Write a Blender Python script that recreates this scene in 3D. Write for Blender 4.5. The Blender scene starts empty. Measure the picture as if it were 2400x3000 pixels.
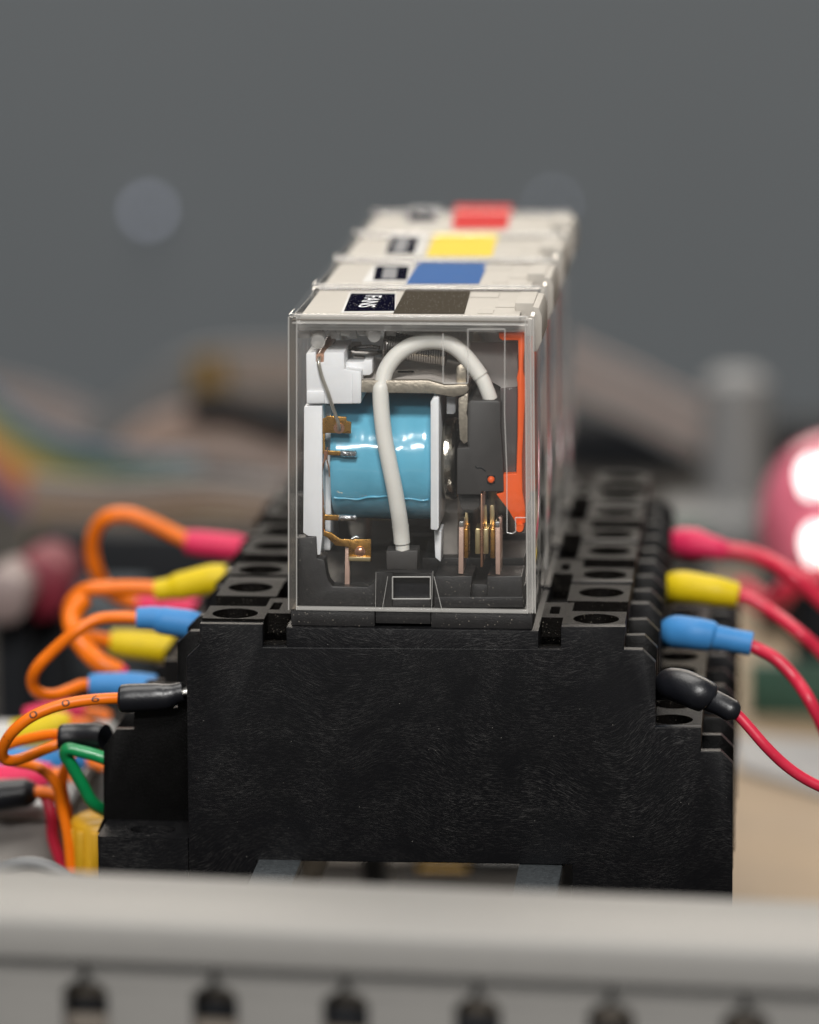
import bpy, bmesh, math, random
from mathutils import Vector, Matrix, noise as mnoise
random.seed(7)
PI = math.pi
scene = bpy.context.scene
COL = scene.collection
scene.unit_settings.system = 'METRIC'
scene.unit_settings.scale_length = 0.001          # one unit is one millimetre
scene.unit_settings.length_unit = 'MILLIMETERS'

# ------------------------------------------------------------------ camera
YAW, PITCH, ROLL = -0.0867, 0.1932, -0.0035
CAM = Vector((39.7254, -459.345, 101.716))
FPX = 12300.0                                     # focal length in photograph pixels (2400 x 3000)
_f = Vector((math.sin(YAW)*math.cos(PITCH), math.cos(YAW)*math.cos(PITCH), -math.sin(PITCH)))
_r = Vector((math.cos(YAW), -math.sin(YAW), 0.0)); _u = _r.cross(_f)
_r2 = _r*math.cos(ROLL) + _u*math.sin(ROLL); _u2 = -_r*math.sin(ROLL) + _u*math.cos(ROLL)
cam = bpy.data.cameras.new('camera'); camo = bpy.data.objects.new('camera', cam); COL.objects.link(camo)
camo.matrix_world = Matrix(((_r2.x, _u2.x, -_f.x, CAM.x), (_r2.y, _u2.y, -_f.y, CAM.y), (_r2.z, _u2.z, -_f.z, CAM.z), (0, 0, 0, 1)))
cam.sensor_fit = 'VERTICAL'; cam.sensor_height = 36.0; cam.sensor_width = 28.8
cam.lens = FPX/3000*36.0
cam.clip_start = 5; cam.clip_end = 20000
cam.dof.use_dof = True; cam.dof.focus_distance = 473.0
cam.dof.aperture_fstop = cam.lens*1e-3/11.2       # entrance pupil of 11.2 mm
scene.camera = camo

# ------------------------------------------------------------------ light
world = bpy.data.worlds.new('World'); scene.world = world; world.use_nodes = True
bg = world.node_tree.nodes['Background']; bg.inputs[0].default_value = (0.92, 0.96, 1.0, 1); bg.inputs[1].default_value = 0.13
def area_lamp(name, loc, target, sx, sy, power, color):
    l = bpy.data.lights.new(name, 'AREA'); l.shape = 'RECTANGLE'; l.size = sx; l.size_y = sy
    l.energy = power; l.color = color
    o = bpy.data.objects.new(name, l); COL.objects.link(o); o.location = loc
    o.rotation_euler = (Vector(target)-Vector(loc)).to_track_quat('-Z', 'Y').to_euler()
    return o
area_lamp('ceiling_lamp', (-250, 300, 1500), (0, 100, 0), 1500, 500, 2.0e7, (1.0, 0.965, 0.91))
area_lamp('rear_lamp', (60, 850, 420), (0, 60, 0), 900, 160, 0.40e7, (1.0, 0.90, 0.78))
area_lamp('key_lamp', (130, -1020, 960), (0, 0, 15), 330, 230, 1.75e7, (1.0, 0.98, 0.95))
area_lamp('room_lamp', (-200, -1500, 760), (0, 0, 0), 420, 130, 0.7e7, (1.0, 0.98, 0.95))
scene.view_settings.view_transform = 'Standard'; scene.view_settings.look = 'None'
scene.view_settings.gamma = 1.0; scene.view_settings.exposure = 0.0
scene.render.film_transparent = False
cy = scene.cycles
cy.max_bounces = 14; cy.transparent_max_bounces = 48; cy.transmission_bounces = 12; cy.glossy_bounces = 6; cy.diffuse_bounces = 4
cy.caustics_refractive = True; cy.caustics_reflective = False; cy.use_denoising = True
cy.sample_clamp_indirect = 6.0

# ------------------------------------------------------------------ reading the place off the photograph
def ray(px, py):
    return _f*FPX + _r2*(px-1200.0) - _u2*(py-1500.0)
def W(px, py, y=0.0):                             # point on the vertical plane at depth y
    d = ray(px, py); t = (y-CAM.y)/d.y; return CAM + d*t
def WZ(px, py, z):                                # point on the level plane at height z
    d = ray(px, py); t = (z-CAM.z)/d.z; return CAM + d*t
def D(x, y, dep=0.0): return W(x*1.391304, y*1.391304, dep)
def c1(x, y, dep=0.0): return W(820+x/1.916667, 560+y/1.916667, dep)
def c2(x, y, dep=0.0): return W(820+x/1.916667, 1120+y/1.916667, dep)
def c3(x, y, dep=0.0): return W(800+x/3.45, 900+y/3.45, dep)
def XZ(v): return (v.x, v.z)

# ------------------------------------------------------------------ materials
def newmat(name):
    m = bpy.data.materials.new(name); m.use_nodes = True; nt = m.node_tree; nt.nodes.clear()
    out = nt.nodes.new('ShaderNodeOutputMaterial'); return m, nt, out
def N(nt, typ, **kw):
    n = nt.nodes.new(typ)
    for k, v in kw.items():
        if k.startswith('_'): setattr(n, k[1:], v)
        else: n.inputs[k.replace('__', ' ')].default_value = v
    return n
def L(nt, a, ao, b, bi): nt.links.new(a.outputs[ao], b.inputs[bi])
def col4(c): return (c[0], c[1], c[2], 1.0)
def pmat(name, color, rough=0.5, metal=0.0, bump=0.0, bscale=1.0, vary=0.06, spec=0.5, coat=0.0, trans=0.0, sss=0.0, vscale=0.6, emit=None, dust=0.0, dscale=4.0):
    m, nt, out = newmat(name)
    p = N(nt, 'ShaderNodeBsdfPrincipled'); L(nt, p, 0, out, 0)
    p.inputs['Roughness'].default_value = rough; p.inputs['Metallic'].default_value = metal
    p.inputs['Specular IOR Level'].default_value = spec; p.inputs['Coat Weight'].default_value = coat
    p.inputs['Transmission Weight'].default_value = trans
    if sss: p.inputs['Subsurface Weight'].default_value = sss; p.inputs['Subsurface Radius'].default_value = (1.2, 1.0, 0.8)
    tc = N(nt, 'ShaderNodeTexCoord')
    nz = N(nt, 'ShaderNodeTexNoise', Scale=vscale, Detail=5.0, Roughness=0.6); L(nt, tc, 3, nz, 0)
    mr = N(nt, 'ShaderNodeMapRange'); L(nt, nz, 0, mr, 0)
    mr.inputs[1].default_value = 0.25; mr.inputs[2].default_value = 0.75; mr.inputs[3].default_value = 1-vary; mr.inputs[4].default_value = 1+vary
    mx = N(nt, 'ShaderNodeVectorMath', _operation='SCALE'); mx.inputs[0].default_value = color[:3]; L(nt, mr, 0, mx, 3)
    if dust:
        vo = N(nt, 'ShaderNodeTexVoronoi', Scale=dscale); L(nt, tc, 3, vo, 0)
        vm = N(nt, 'ShaderNodeMapRange'); L(nt, vo, 0, vm, 0); vm.inputs[1].default_value = 0.26; vm.inputs[2].default_value = 0.14; vm.inputs[3].default_value = 0; vm.inputs[4].default_value = 1
        wn = N(nt, 'ShaderNodeTexWhiteNoise'); L(nt, vo, 2, wn, 0)
        wp = N(nt, 'ShaderNodeMath', _operation='POWER'); L(nt, wn, 0, wp, 0); wp.inputs[1].default_value = 6.0
        dm = N(nt, 'ShaderNodeMath', _operation='MULTIPLY'); L(nt, vm, 0, dm, 0); L(nt, wp, 0, dm, 1)
        d2 = N(nt, 'ShaderNodeMath', _operation='MULTIPLY'); L(nt, dm, 0, d2, 0); d2.inputs[1].default_value = dust
        dmx = N(nt, 'ShaderNodeMix', _data_type='RGBA'); L(nt, d2, 0, dmx, 0); L(nt, mx, 0, dmx, 6); dmx.inputs[7].default_value = (0.45, 0.40, 0.33, 1)
        L(nt, dmx, 2, p, 'Base Color')
    else: L(nt, mx, 0, p, 'Base Color')
    mr2 = N(nt, 'ShaderNodeMapRange'); L(nt, nz, 0, mr2, 0)
    mr2.inputs[3].default_value = max(0.02, rough-0.08); mr2.inputs[4].default_value = min(1, rough+0.08); L(nt, mr2, 0, p, 'Roughness')
    if bump:
        n2 = N(nt, 'ShaderNodeTexNoise', Scale=bscale, Detail=4.0); L(nt, tc, 3, n2, 0)
        b = N(nt, 'ShaderNodeBump', Strength=bump, Distance=0.1); L(nt, n2, 0, b, 'Height'); L(nt, b, 0, p, 'Normal')
    if emit: p.inputs['Emission Color'].default_value = col4(emit[0]); p.inputs['Emission Strength'].default_value = emit[1]
    return m

def fibre_mat(name, base, streak):
    """black glass-filled plastic: fine pale fibres that follow the flow of the melt"""
    m, nt, out = newmat(name)
    p = N(nt, 'ShaderNodeBsdfPrincipled', Roughness=0.42); L(nt, p, 0, out, 0)
    p.inputs['Specular IOR Level'].default_value = 0.17
    tc = N(nt, 'ShaderNodeTexCoord')
    lo = N(nt, 'ShaderNodeTexNoise', Scale=0.05, Detail=1.5); L(nt, tc, 3, lo, 0)
    sub = N(nt, 'ShaderNodeVectorMath', _operation='SUBTRACT'); L(nt, lo, 1, sub, 0); sub.inputs[1].default_value = (0.5, 0.5, 0.5)
    sc = N(nt, 'ShaderNodeVectorMath', _operation='MULTIPLY'); L(nt, sub, 0, sc, 0); sc.inputs[1].default_value = (10, 0, 18)
    ad = N(nt, 'ShaderNodeVectorMath', _operation='ADD'); L(nt, tc, 3, ad, 0); L(nt, sc, 0, ad, 1)
    acc = None
    for (ang, sx, sz, off, seed) in ((-0.12, 1.0, 20.0, 0, 0), (-0.38, 0.8, 17.0, 1, 7.3), (0.14, 1.4, 24.0, 2, 3.1)):
        mp = N(nt, 'ShaderNodeMapping'); L(nt, ad, 0, mp, 0)
        mp.inputs['Rotation'].default_value = (0, ang, 0); mp.inputs['Scale'].default_value = (sx, 1.0, sz); mp.inputs['Location'].default_value = (seed, seed, seed)
        nz = N(nt, 'ShaderNodeTexNoise', Scale=1.0, Detail=2.0, Roughness=0.75); L(nt, mp, 0, nz, 0)
        mr = N(nt, 'ShaderNodeMapRange'); L(nt, nz, 0, mr, 0)
        mr.inputs[1].default_value = 0.58; mr.inputs[2].default_value = 0.80; mr.inputs[3].default_value = 0; mr.inputs[4].default_value = 1
        if acc is None: acc = mr
        else:
            a = N(nt, 'ShaderNodeMath', _operation='ADD'); L(nt, acc, 0, a, 0); L(nt, mr, 0, a, 1); acc = a
    pt = N(nt, 'ShaderNodeTexNoise', Scale=0.16, Detail=3.0); L(nt, ad, 0, pt, 0)
    pm = N(nt, 'ShaderNodeMapRange'); L(nt, pt, 0, pm, 0); pm.inputs[1].default_value = 0.35; pm.inputs[2].default_value = 0.68; pm.inputs[3].default_value = 0.12; pm.inputs[4].default_value = 1.2
    mu = N(nt, 'ShaderNodeMath', _operation='MULTIPLY'); L(nt, acc, 0, mu, 0); L(nt, pm, 0, mu, 1); mu.use_clamp = True
    # specks of dust
    vo = N(nt, 'ShaderNodeTexVoronoi', Scale=1.1); L(nt, tc, 3, vo, 0)
    vm = N(nt, 'ShaderNodeMapRange'); L(nt, vo, 0, vm, 0); vm.inputs[1].default_value = 0.06; vm.inputs[2].default_value = 0.03; vm.inputs[3].default_value = 0; vm.inputs[4].default_value = 1
    wn = N(nt, 'ShaderNodeTexWhiteNoise'); L(nt, vo, 2, wn, 0)
    wt = N(nt, 'ShaderNodeMath', _operation='GREATER_THAN'); L(nt, wn, 0, wt, 0); wt.inputs[1].default_value = 0.8
    dm = N(nt, 'ShaderNodeMath', _operation='MULTIPLY'); L(nt, vm, 0, dm, 0); L(nt, wt, 0, dm, 1)
    mix = N(nt, 'ShaderNodeMix', _data_type='RGBA'); L(nt, mu, 0, mix, 0); mix.inputs[6].default_value = col4(base); mix.inputs[7].default_value = col4(streak)
    mix2 = N(nt, 'ShaderNodeMix', _data_type='RGBA'); L(nt, dm, 0, mix2, 0); L(nt, mix, 2, mix2, 6); mix2.inputs[7].default_value = (0.22, 0.21, 0.19, 1)
    L(nt, mix2, 2, p, 'Base Color')
    b = N(nt, 'ShaderNodeBump', Strength=0.25, Distance=0.06); L(nt, mu, 0, b, 'Height')
    g = N(nt, 'ShaderNodeTexNoise', Scale=6.0, Detail=3.0); L(nt, tc, 3, g, 0)
    b2 = N(nt, 'ShaderNodeBump', Strength=0.35, Distance=0.05); L(nt, g, 0, b2, 'Height'); L(nt, b, 0, b2, 'Normal'); L(nt, b2, 0, p, 'Normal')
    return m

def clear_mat(name, tint=(0.985, 0.985, 0.985), rough=0.02, ior=1.49, dust=0.03, haze=0.0):
    """thin moulded clear plastic"""
    m, nt, out = newmat(name)
    tr = N(nt, 'ShaderNodeBsdfTransparent'); tr.inputs[0].default_value = col4(tint)
    gl = N(nt, 'ShaderNodeBsdfGlossy', Roughness=rough); gl.inputs[0].default_value = (1, 1, 1, 1)
    tc = N(nt, 'ShaderNodeTexCoord')
    nz = N(nt, 'ShaderNodeTexNoise', Scale=0.5, Detail=2.0); L(nt, tc, 3, nz, 0)
    b = N(nt, 'ShaderNodeBump', Strength=0.15, Distance=0.15); L(nt, nz, 0, b, 'Height'); L(nt, b, 0, gl, 'Normal')
    fr = N(nt, 'ShaderNodeFresnel', IOR=ior)
    ge = N(nt, 'ShaderNodeNewGeometry'); iv = N(nt, 'ShaderNodeMath', _operation='SUBTRACT'); iv.inputs[0].default_value = 1.0; L(nt, ge, 'Backfacing', iv, 1)
    fm = N(nt, 'ShaderNodeMath', _operation='MULTIPLY'); L(nt, fr, 0, fm, 0); L(nt, iv, 0, fm, 1)
    mx = N(nt, 'ShaderNodeMixShader'); L(nt, fm, 0, mx, 0); L(nt, tr, 0, mx, 1); L(nt, gl, 0, mx, 2)
    df = N(nt, 'ShaderNodeBsdfDiffuse'); df.inputs[0].default_value = (0.8, 0.78, 0.74, 1)
    sp = N(nt, 'ShaderNodeTexNoise', Scale=14.0, Detail=3.0); L(nt, tc, 3, sp, 0)
    sm = N(nt, 'ShaderNodeMapRange'); L(nt, sp, 0, sm, 0); sm.inputs[1].default_value = 0.66; sm.inputs[2].default_value = 0.74; sm.inputs[3].default_value = haze; sm.inputs[4].default_value = haze+dust
    m2 = N(nt, 'ShaderNodeMixShader'); L(nt, sm, 0, m2, 0); L(nt, mx, 0, m2, 1); L(nt, df, 0, m2, 2)
    L(nt, m2, 0, out, 0)
    return m

def glass_mat(name, color=(0.97, 0.97, 0.97), rough=0.03, ior=1.49):
    m, nt, out = newmat(name)
    g = N(nt, 'ShaderNodeBsdfGlass', Roughness=rough, IOR=ior); g.inputs[0].default_value = col4(color)
    tc = N(nt, 'ShaderNodeTexCoord'); nz = N(nt, 'ShaderNodeTexNoise', Scale=0.9, Detail=3.0); L(nt, tc, 3, nz, 0)
    b = N(nt, 'ShaderNodeBump', Strength=0.2, Distance=0.15); L(nt, nz, 0, b, 'Height'); L(nt, b, 0, g, 'Normal')
    L(nt, g, 0, out, 0); return m

def sticker_mat(name, color, dust=0.5, rough=0.35):
    m, nt, out = newmat(name)
    p = N(nt, 'ShaderNodeBsdfPrincipled', Roughness=rough+0.15); L(nt, p, 0, out, 0); p.inputs['Specular IOR Level'].default_value = 0.0
    tc = N(nt, 'ShaderNodeTexCoord')
    vo = N(nt, 'ShaderNodeTexVoronoi', Scale=3.2); L(nt, tc, 3, vo, 0)
    vm = N(nt, 'ShaderNodeMapRange'); L(nt, vo, 0, vm, 0); vm.inputs[1].default_value = 0.22; vm.inputs[2].default_value = 0.12; vm.inputs[3].default_value = 0; vm.inputs[4].default_value = 1
    wn = N(nt, 'ShaderNodeTexWhiteNoise'); L(nt, vo, 2, wn, 0)
    wt = N(nt, 'ShaderNodeMath', _operation='GREATER_THAN'); L(nt, wn, 0, wt, 0); wt.inputs[1].default_value = 0.55
    dm = N(nt, 'ShaderNodeMath', _operation='MULTIPLY'); L(nt, vm, 0, dm, 0); L(nt, wt, 0, dm, 1)
    d2 = N(nt, 'ShaderNodeMath', _operation='MULTIPLY'); L(nt, dm, 0, d2, 0); d2.inputs[1].default_value = dust
    mix = N(nt, 'ShaderNodeMix', _data_type='RGBA'); L(nt, d2, 0, mix, 0); mix.inputs[6].default_value = col4(color); mix.inputs[7].default_value = (0.75, 0.72, 0.66, 1)
    L(nt, mix, 2, p, 'Base Color'); return m

M = {}
M['black'] = fibre_mat('black_fibre_plastic', (0.0036, 0.0037, 0.0045), (0.072, 0.069, 0.067))
M['black_top'] = pmat('black_plastic_grainy', (0.0038, 0.0032, 0.0027), 0.42, spec=0.07, bump=1.0, bscale=7.0, vary=0.4, vscale=2.0, dust=0.6)
M['fin'] = pmat('black_fin_plastic', (0.0022, 0.0021, 0.0021), 0.34, spec=0.16, bump=0.5, bscale=7.0, vary=0.2)  # same black plastic, darkened for the shade in the gaps and left recess
M['base'] = pmat('relay_base_plastic', (0.019, 0.018, 0.018), 0.42, bump=0.3, bscale=6.0, vary=0.15, vscale=1.5, dust=0.5, dscale=3.0)
M['block'] = pmat('contact_carrier_plastic', (0.042, 0.039, 0.037), 0.5, bump=0.25, bscale=8.0)
M['clear'] = clear_mat('clear_plastic', dust=0.10, haze=0.008)
M['post'] = clear_mat('clear_plastic_solid', (0.62, 0.58, 0.53), 0.08, 1.5, 0.12, 0.07)  # brown tint painted for the refraction in the left edge
M['frost'] = clear_mat('clear_plastic_rippled', (0.86, 0.85, 0.84), 0.1, 1.6, 0.3, 0.30)
M['side_post'] = clear_mat('clear_plastic_end_on', (0.90, 0.90, 0.90), 0.1, 1.5, 0.15, 0.22)  # haze painted for the bright highlights in the edges
M['ridge'] = clear_mat('moulded_edge_plastic', (0.93, 0.93, 0.93), 0.15, 1.5, 0.1, 0.30)
M['white'] = pmat('white_nylon', (0.80, 0.805, 0.81), 0.42, sss=0.15, bump=0.1, bscale=3.0, vary=0.03)
M['tube'] = pmat('silicone_tube', (0.78, 0.76, 0.70), 0.45, sss=0.2, bump=0.12, bscale=4.0, vary=0.03)
M['coil'] = None
M['nickel'] = pmat('nickel_plate', (0.52, 0.46, 0.37), 0.38, metal=0.8, bump=0.4, bscale=5.0, vary=0.2, vscale=2.5)
M['yoke'] = pmat('dull_steel', (0.50, 0.46, 0.42), 0.5, metal=0.1, bump=0.25, bscale=3.0, vary=0.1)
M['chrome'] = pmat('polished_iron', (0.62, 0.58, 0.50), 0.16, metal=1.0, bump=0.35, bscale=3.5, vary=0.1)
M['steel'] = pmat('spring_steel', (0.34, 0.32, 0.30), 0.28, metal=1.0, vary=0.1)
M['brass'] = pmat('brass', (0.62, 0.33, 0.09), 0.28, metal=0.95, bump=0.2, bscale=3.0, vary=0.15, vscale=1.5)
M['gold'] = pmat('pale_gold', (0.72, 0.58, 0.32), 0.3, metal=0.9, vary=0.08)
M['copper'] = pmat('copper', (0.74, 0.40, 0.26), 0.28, metal=0.9, vary=0.1)
M['rosecu'] = pmat('rolled_copper_edge', (0.66, 0.45, 0.36), 0.4, metal=0.5, bump=0.3, bscale=8.0, vary=0.1)
M['solder'] = pmat('solder', (0.75, 0.75, 0.76), 0.22, metal=1.0, bump=0.8, bscale=6.0)
M['lead'] = pmat('tinned_lead', (0.62, 0.58, 0.50), 0.3, metal=0.9, vary=0.1)
M['resistor'] = pmat('glass_diode_body', (0.42, 0.24, 0.16), 0.25, vary=0.2, coat=0.5)
M['orange'] = pmat('orange_plastic', (0.84, 0.115, 0.015), 0.4, sss=0.1, vary=0.04)
M['pale_shield'] = clear_mat('pale_translucent_plastic', (0.8, 0.74, 0.74), 0.1, 1.5, 0.05, 0.6)  # haze painted for the light coming through from behind
M['plum'] = clear_mat('plum_tinted_plastic', (0.30, 0.17, 0.20), 0.08, 1.5, 0.05, 0.10)
M['cream'] = pmat('cream_plastic', (0.40, 0.372, 0.33), 0.6, bump=0.25, bscale=3.0, vary=0.04, spec=0.2, dust=0.25, dscale=2.5)
M['stk_black'] = sticker_mat('black_label_print', (0.004, 0.004, 0.011), 0.55)
M['stk_white'] = pmat('white_label_paper', (0.46, 0.46, 0.45), 0.5)
M['stk_brown'] = sticker_mat('dark_brown_vinyl', (0.055, 0.047, 0.036), 0.4)
M['stk_blue'] = pmat('blue_vinyl', (0.020, 0.085, 0.25), 0.6, spec=0.03)
M['stk_yellow'] = pmat('yellow_vinyl', (0.62, 0.46, 0.05), 0.6, spec=0.03)
M['stk_red'] = pmat('red_vinyl', (0.46, 0.016, 0.016), 0.6, spec=0.03)
M['ink_white'] = pmat('white_ink', (0.75, 0.77, 0.80), 0.5)
M['ink_grey'] = pmat('grey_ink', (0.045, 0.055, 0.075), 0.5)
M['ink_black'] = pmat('black_ink', (0.06, 0.02, 0.01), 0.5)
M['w_orange'] = pmat('orange_pvc', (0.74, 0.155, 0.004), 0.38, bump=0.15, bscale=2.0, vary=0.08, spec=0.3, dust=0.12, dscale=1.5)
M['w_red'] = pmat('red_pvc', (0.52, 0.020, 0.050), 0.36, bump=0.15, bscale=2.0, vary=0.08, spec=0.35, dust=0.12, dscale=1.5)
M['w_green'] = pmat('green_pvc', (0.004, 0.22, 0.065), 0.35, vary=0.05, coat=0.1)
M['sh_black'] = pmat('black_shrink_tube', (0.006, 0.0065, 0.009), 0.36, bump=0.25, bscale=3.0, vary=0.1)
M['sh_blue'] = pmat('blue_shrink_tube', (0.042, 0.20, 0.46), 0.5, spec=0.25, bump=0.15, bscale=1.5, vary=0.06)
M['sh_yellow'] = pmat('yellow_shrink_tube', (0.60, 0.44, 0.006), 0.5, spec=0.25, bump=0.15, bscale=1.5, vary=0.06)
M['sh_pink'] = pmat('pink_shrink_tube', (0.60, 0.025, 0.09), 0.5, spec=0.25, bump=0.15, bscale=1.5, vary=0.06)
M['tinned'] = pmat('tinned_steel', (0.68, 0.67, 0.64), 0.3, metal=1.0, bump=0.2, bscale=3.0)
M['zinc'] = pmat('zinc_plated_steel', (0.13, 0.145, 0.155), 0.42, metal=0.8, bump=0.9, bscale=5.0, vary=0.35, vscale=2.0)
M['duct'] = pmat('grey_pvc', (0.245, 0.236, 0.222), 0.5, spec=0.3, bump=0.1, bscale=0.8, vary=0.03)
M['wall'] = pmat('grey_painted_wall', (0.138, 0.150, 0.159), 0.85, vary=0.05, vscale=0.003, spec=0.2)
M['wood'] = pmat('plywood_board', (0.27, 0.195, 0.12), 0.6, vary=0.12, vscale=0.05)
M['bench'] = pmat('dark_bench_top', (0.035, 0.032, 0.029), 0.8, spec=0.1, vary=0.2, vscale=0.02)
M['paper'] = pmat('white_paper', (0.30, 0.295, 0.29), 0.6, vary=0.06, vscale=0.05)
M['grey_box'] = pmat('grey_plastic_case', (0.125, 0.127, 0.128), 0.5)
M['pillar_grey'] = pmat('pale_grey_pillar', (0.19, 0.19, 0.19), 0.5)
M['dark_box'] = pmat('dark_plastic_case', (0.010, 0.011, 0.013), 0.6, spec=0.15)
M['pcb'] = pmat('green_circuit_board', (0.020, 0.058, 0.038), 0.4, vary=0.3, vscale=0.2)
M['olive_block'] = pmat('brownish_block', (0.12, 0.10, 0.08), 0.6)
M['dome'] = pmat('pink_red_dome_plastic', (0.58, 0.13, 0.19), 0.3, coat=0.5)
M['tan_case'] = pmat('beige_grey_case', (0.27, 0.25, 0.23), 0.5)
M['tan_knob'] = pmat('pale_knob', (0.22, 0.165, 0.155), 0.5)
M['w_dred'] = pmat('dark_red_plastic', (0.15, 0.006, 0.018), 0.6)
M['std_yellow'] = pmat('yellow_nylon', (0.50, 0.27, 0.008), 0.45)

def coil_mat():
    m, nt, out = newmat('blue_coil_tape')
    p = N(nt, 'ShaderNodeBsdfPrincipled', Roughness=0.16); L(nt, p, 0, out, 0)
    p.inputs['Coat Weight'].default_value = 0.6; p.inputs['Coat Roughness'].default_value = 0.05
    tc = N(nt, 'ShaderNodeTexCoord')
    mp = N(nt, 'ShaderNodeMapping'); L(nt, tc, 3, mp, 0); mp.inputs['Scale'].default_value = (1.0, 1.0, 0.55)
    nz = N(nt, 'ShaderNodeTexNoise', Scale=0.26, Detail=2.0, Distortion=0.8); L(nt, mp, 0, nz, 0)
    b = N(nt, 'ShaderNodeBump', Strength=0.2, Distance=0.7); L(nt, nz, 0, b, 'Height'); L(nt, b, 0, p, 'Normal'); L(nt, b, 0, p, 'Coat Normal')
    cr = N(nt, 'ShaderNodeMix', _data_type='RGBA'); L(nt, nz, 0, cr, 0); cr.inputs[6].default_value = (0.11, 0.40, 0.56, 1); cr.inputs[7].default_value = (0.165, 0.49, 0.66, 1)
    L(nt, cr, 2, p, 'Base Color'); return m
M['coil'] = coil_mat()

def lit_mat(name, color, strength):
    m, nt, out = newmat(name); e = N(nt, 'ShaderNodeEmission', Strength=strength); e.inputs[0].default_value = col4(color); L(nt, e, 0, out, 0); return m
M['led'] = lit_mat('lit_white_led', (1.0, 0.95, 0.90), 3.2)  # glow put in for the white highlights on the dome
M['led_dim'] = lit_mat('lit_pale_led', (0.75, 0.80, 1.0), 1.7)  # glow put in for the blurred pale spots on the wall

# ------------------------------------------------------------------ mesh helpers
def off_of(o):
    v = Vector((0, 0, 0))
    while o is not None: v += o.location; o = o.parent
    return v
def add_box(bm, x0, x1, y0, y1, z0, z1):
    v = [bm.verts.new((x, y, z)) for x in (x0, x1) for y in (y0, y1) for z in (z0, z1)]
    for f in ((0, 1, 3, 2), (4, 6, 7, 5), (0, 4, 5, 1), (2, 3, 7, 6), (0, 2, 6, 4), (1, 5, 7, 3)): bm.faces.new([v[i] for i in f])
def add_prism(bm, pts, y0, y1, dx=0.0, dz=0.0):
    """outline in x-z pushed from y0 to y1"""
    a = [bm.verts.new((x, y0, z)) for x, z in pts]; b = [bm.verts.new((x+dx, y1, z+dz)) for x, z in pts]
    n = len(pts); bm.faces.new(a); bm.faces.new(list(reversed(b)))
    for i in range(n): bm.faces.new((a[i], b[i], b[(i+1) % n], a[(i+1) % n]))
def add_prism_z(bm, pts, z0, z1):
    a = [bm.verts.new((x, y, z0)) for x, y in pts]; b = [bm.verts.new((x, y, z1)) for x, y in pts]
    n = len(pts); bm.faces.new(list(reversed(a))); bm.faces.new(b)
    for i in range(n): bm.faces.new((a[i], a[(i+1) % n], b[(i+1) % n], b[i]))
def spline(pts, sub=8):
    pts = [Vector(p) for p in pts]; out = []
    n = len(pts)
    for i in range(n-1):
        p0 = pts[max(i-1, 0)]; p1 = pts[i]; p2 = pts[i+1]; p3 = pts[min(i+2, n-1)]
        for k in range(sub):
            t = k/sub; t2 = t*t; t3 = t2*t
            out.append(0.5*((2*p1)+(-p0+p2)*t+(2*p0-5*p1+4*p2-p3)*t2+(-p0+3*p1-3*p2+p3)*t3))
    out.append(pts[-1]); return out
def add_tube(bm, pts, rad, seg=12, flat=1.0, cap=True, up=(0, 0, 1)):
    """rad: number or list; flat squashes across 'up'"""
    pts = [Vector(p) for p in pts]; n = len(pts); rings = []
    up = Vector(up)
    prev = None
    for i, p in enumerate(pts):
        t = (pts[min(i+1, n-1)]-pts[max(i-1, 0)]).normalized()
        if prev is None:
            a = up.cross(t)
            if a.length < 1e-4: a = Vector((1, 0, 0)).cross(t)
            a.normalize()
        else:
            a = (prev - t*prev.dot(t)).normalized()
        prev = a; b = t.cross(a)
        r = rad[i] if isinstance(rad, (list, tuple)) else rad
        fl = flat[i] if isinstance(flat, (list, tuple)) else flat
        rings.append([bm.verts.new(p+a*(math.cos(k*2*PI/seg)*r)+b*(math.sin(k*2*PI/seg)*r*fl)) for k in range(seg)])
    for i in range(n-1):
        for k in range(seg): bm.faces.new((rings[i][k], rings[i][(k+1) % seg], rings[i+1][(k+1) % seg], rings[i+1][k]))
    if cap: bm.faces.new(list(reversed(rings[0]))); bm.faces.new(rings[-1])
def add_cyl(bm, p0, p1, r, seg=20, r1=None):
    add_tube(bm, [p0, p1], [r, r if r1 is None else r1], seg)
def add_lathe(bm, prof, c, axis='x', seg=48):
    """prof: list of (a, r) along the axis"""
    rings = []
    for a, r in prof:
        ring = []
        for k in range(seg):
            t = 2*PI*k/seg; u, v = math.cos(t)*r, math.sin(t)*r
            if axis == 'x': q = (c[0]+a, c[1]+u, c[2]+v)
            elif axis == 'y': q = (c[0]+u, c[1]+a, c[2]+v)
            else: q = (c[0]+u, c[1]+v, c[2]+a)
            ring.append(bm.verts.new(q))
        rings.append(ring)
    for i in range(len(rings)-1):
        for k in range(seg): bm.faces.new((rings[i][k], rings[i][(k+1) % seg], rings[i+1][(k+1) % seg], rings[i+1][k]))
    bm.faces.new(list(reversed(rings[0]))); bm.faces.new(rings[-1])
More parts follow.
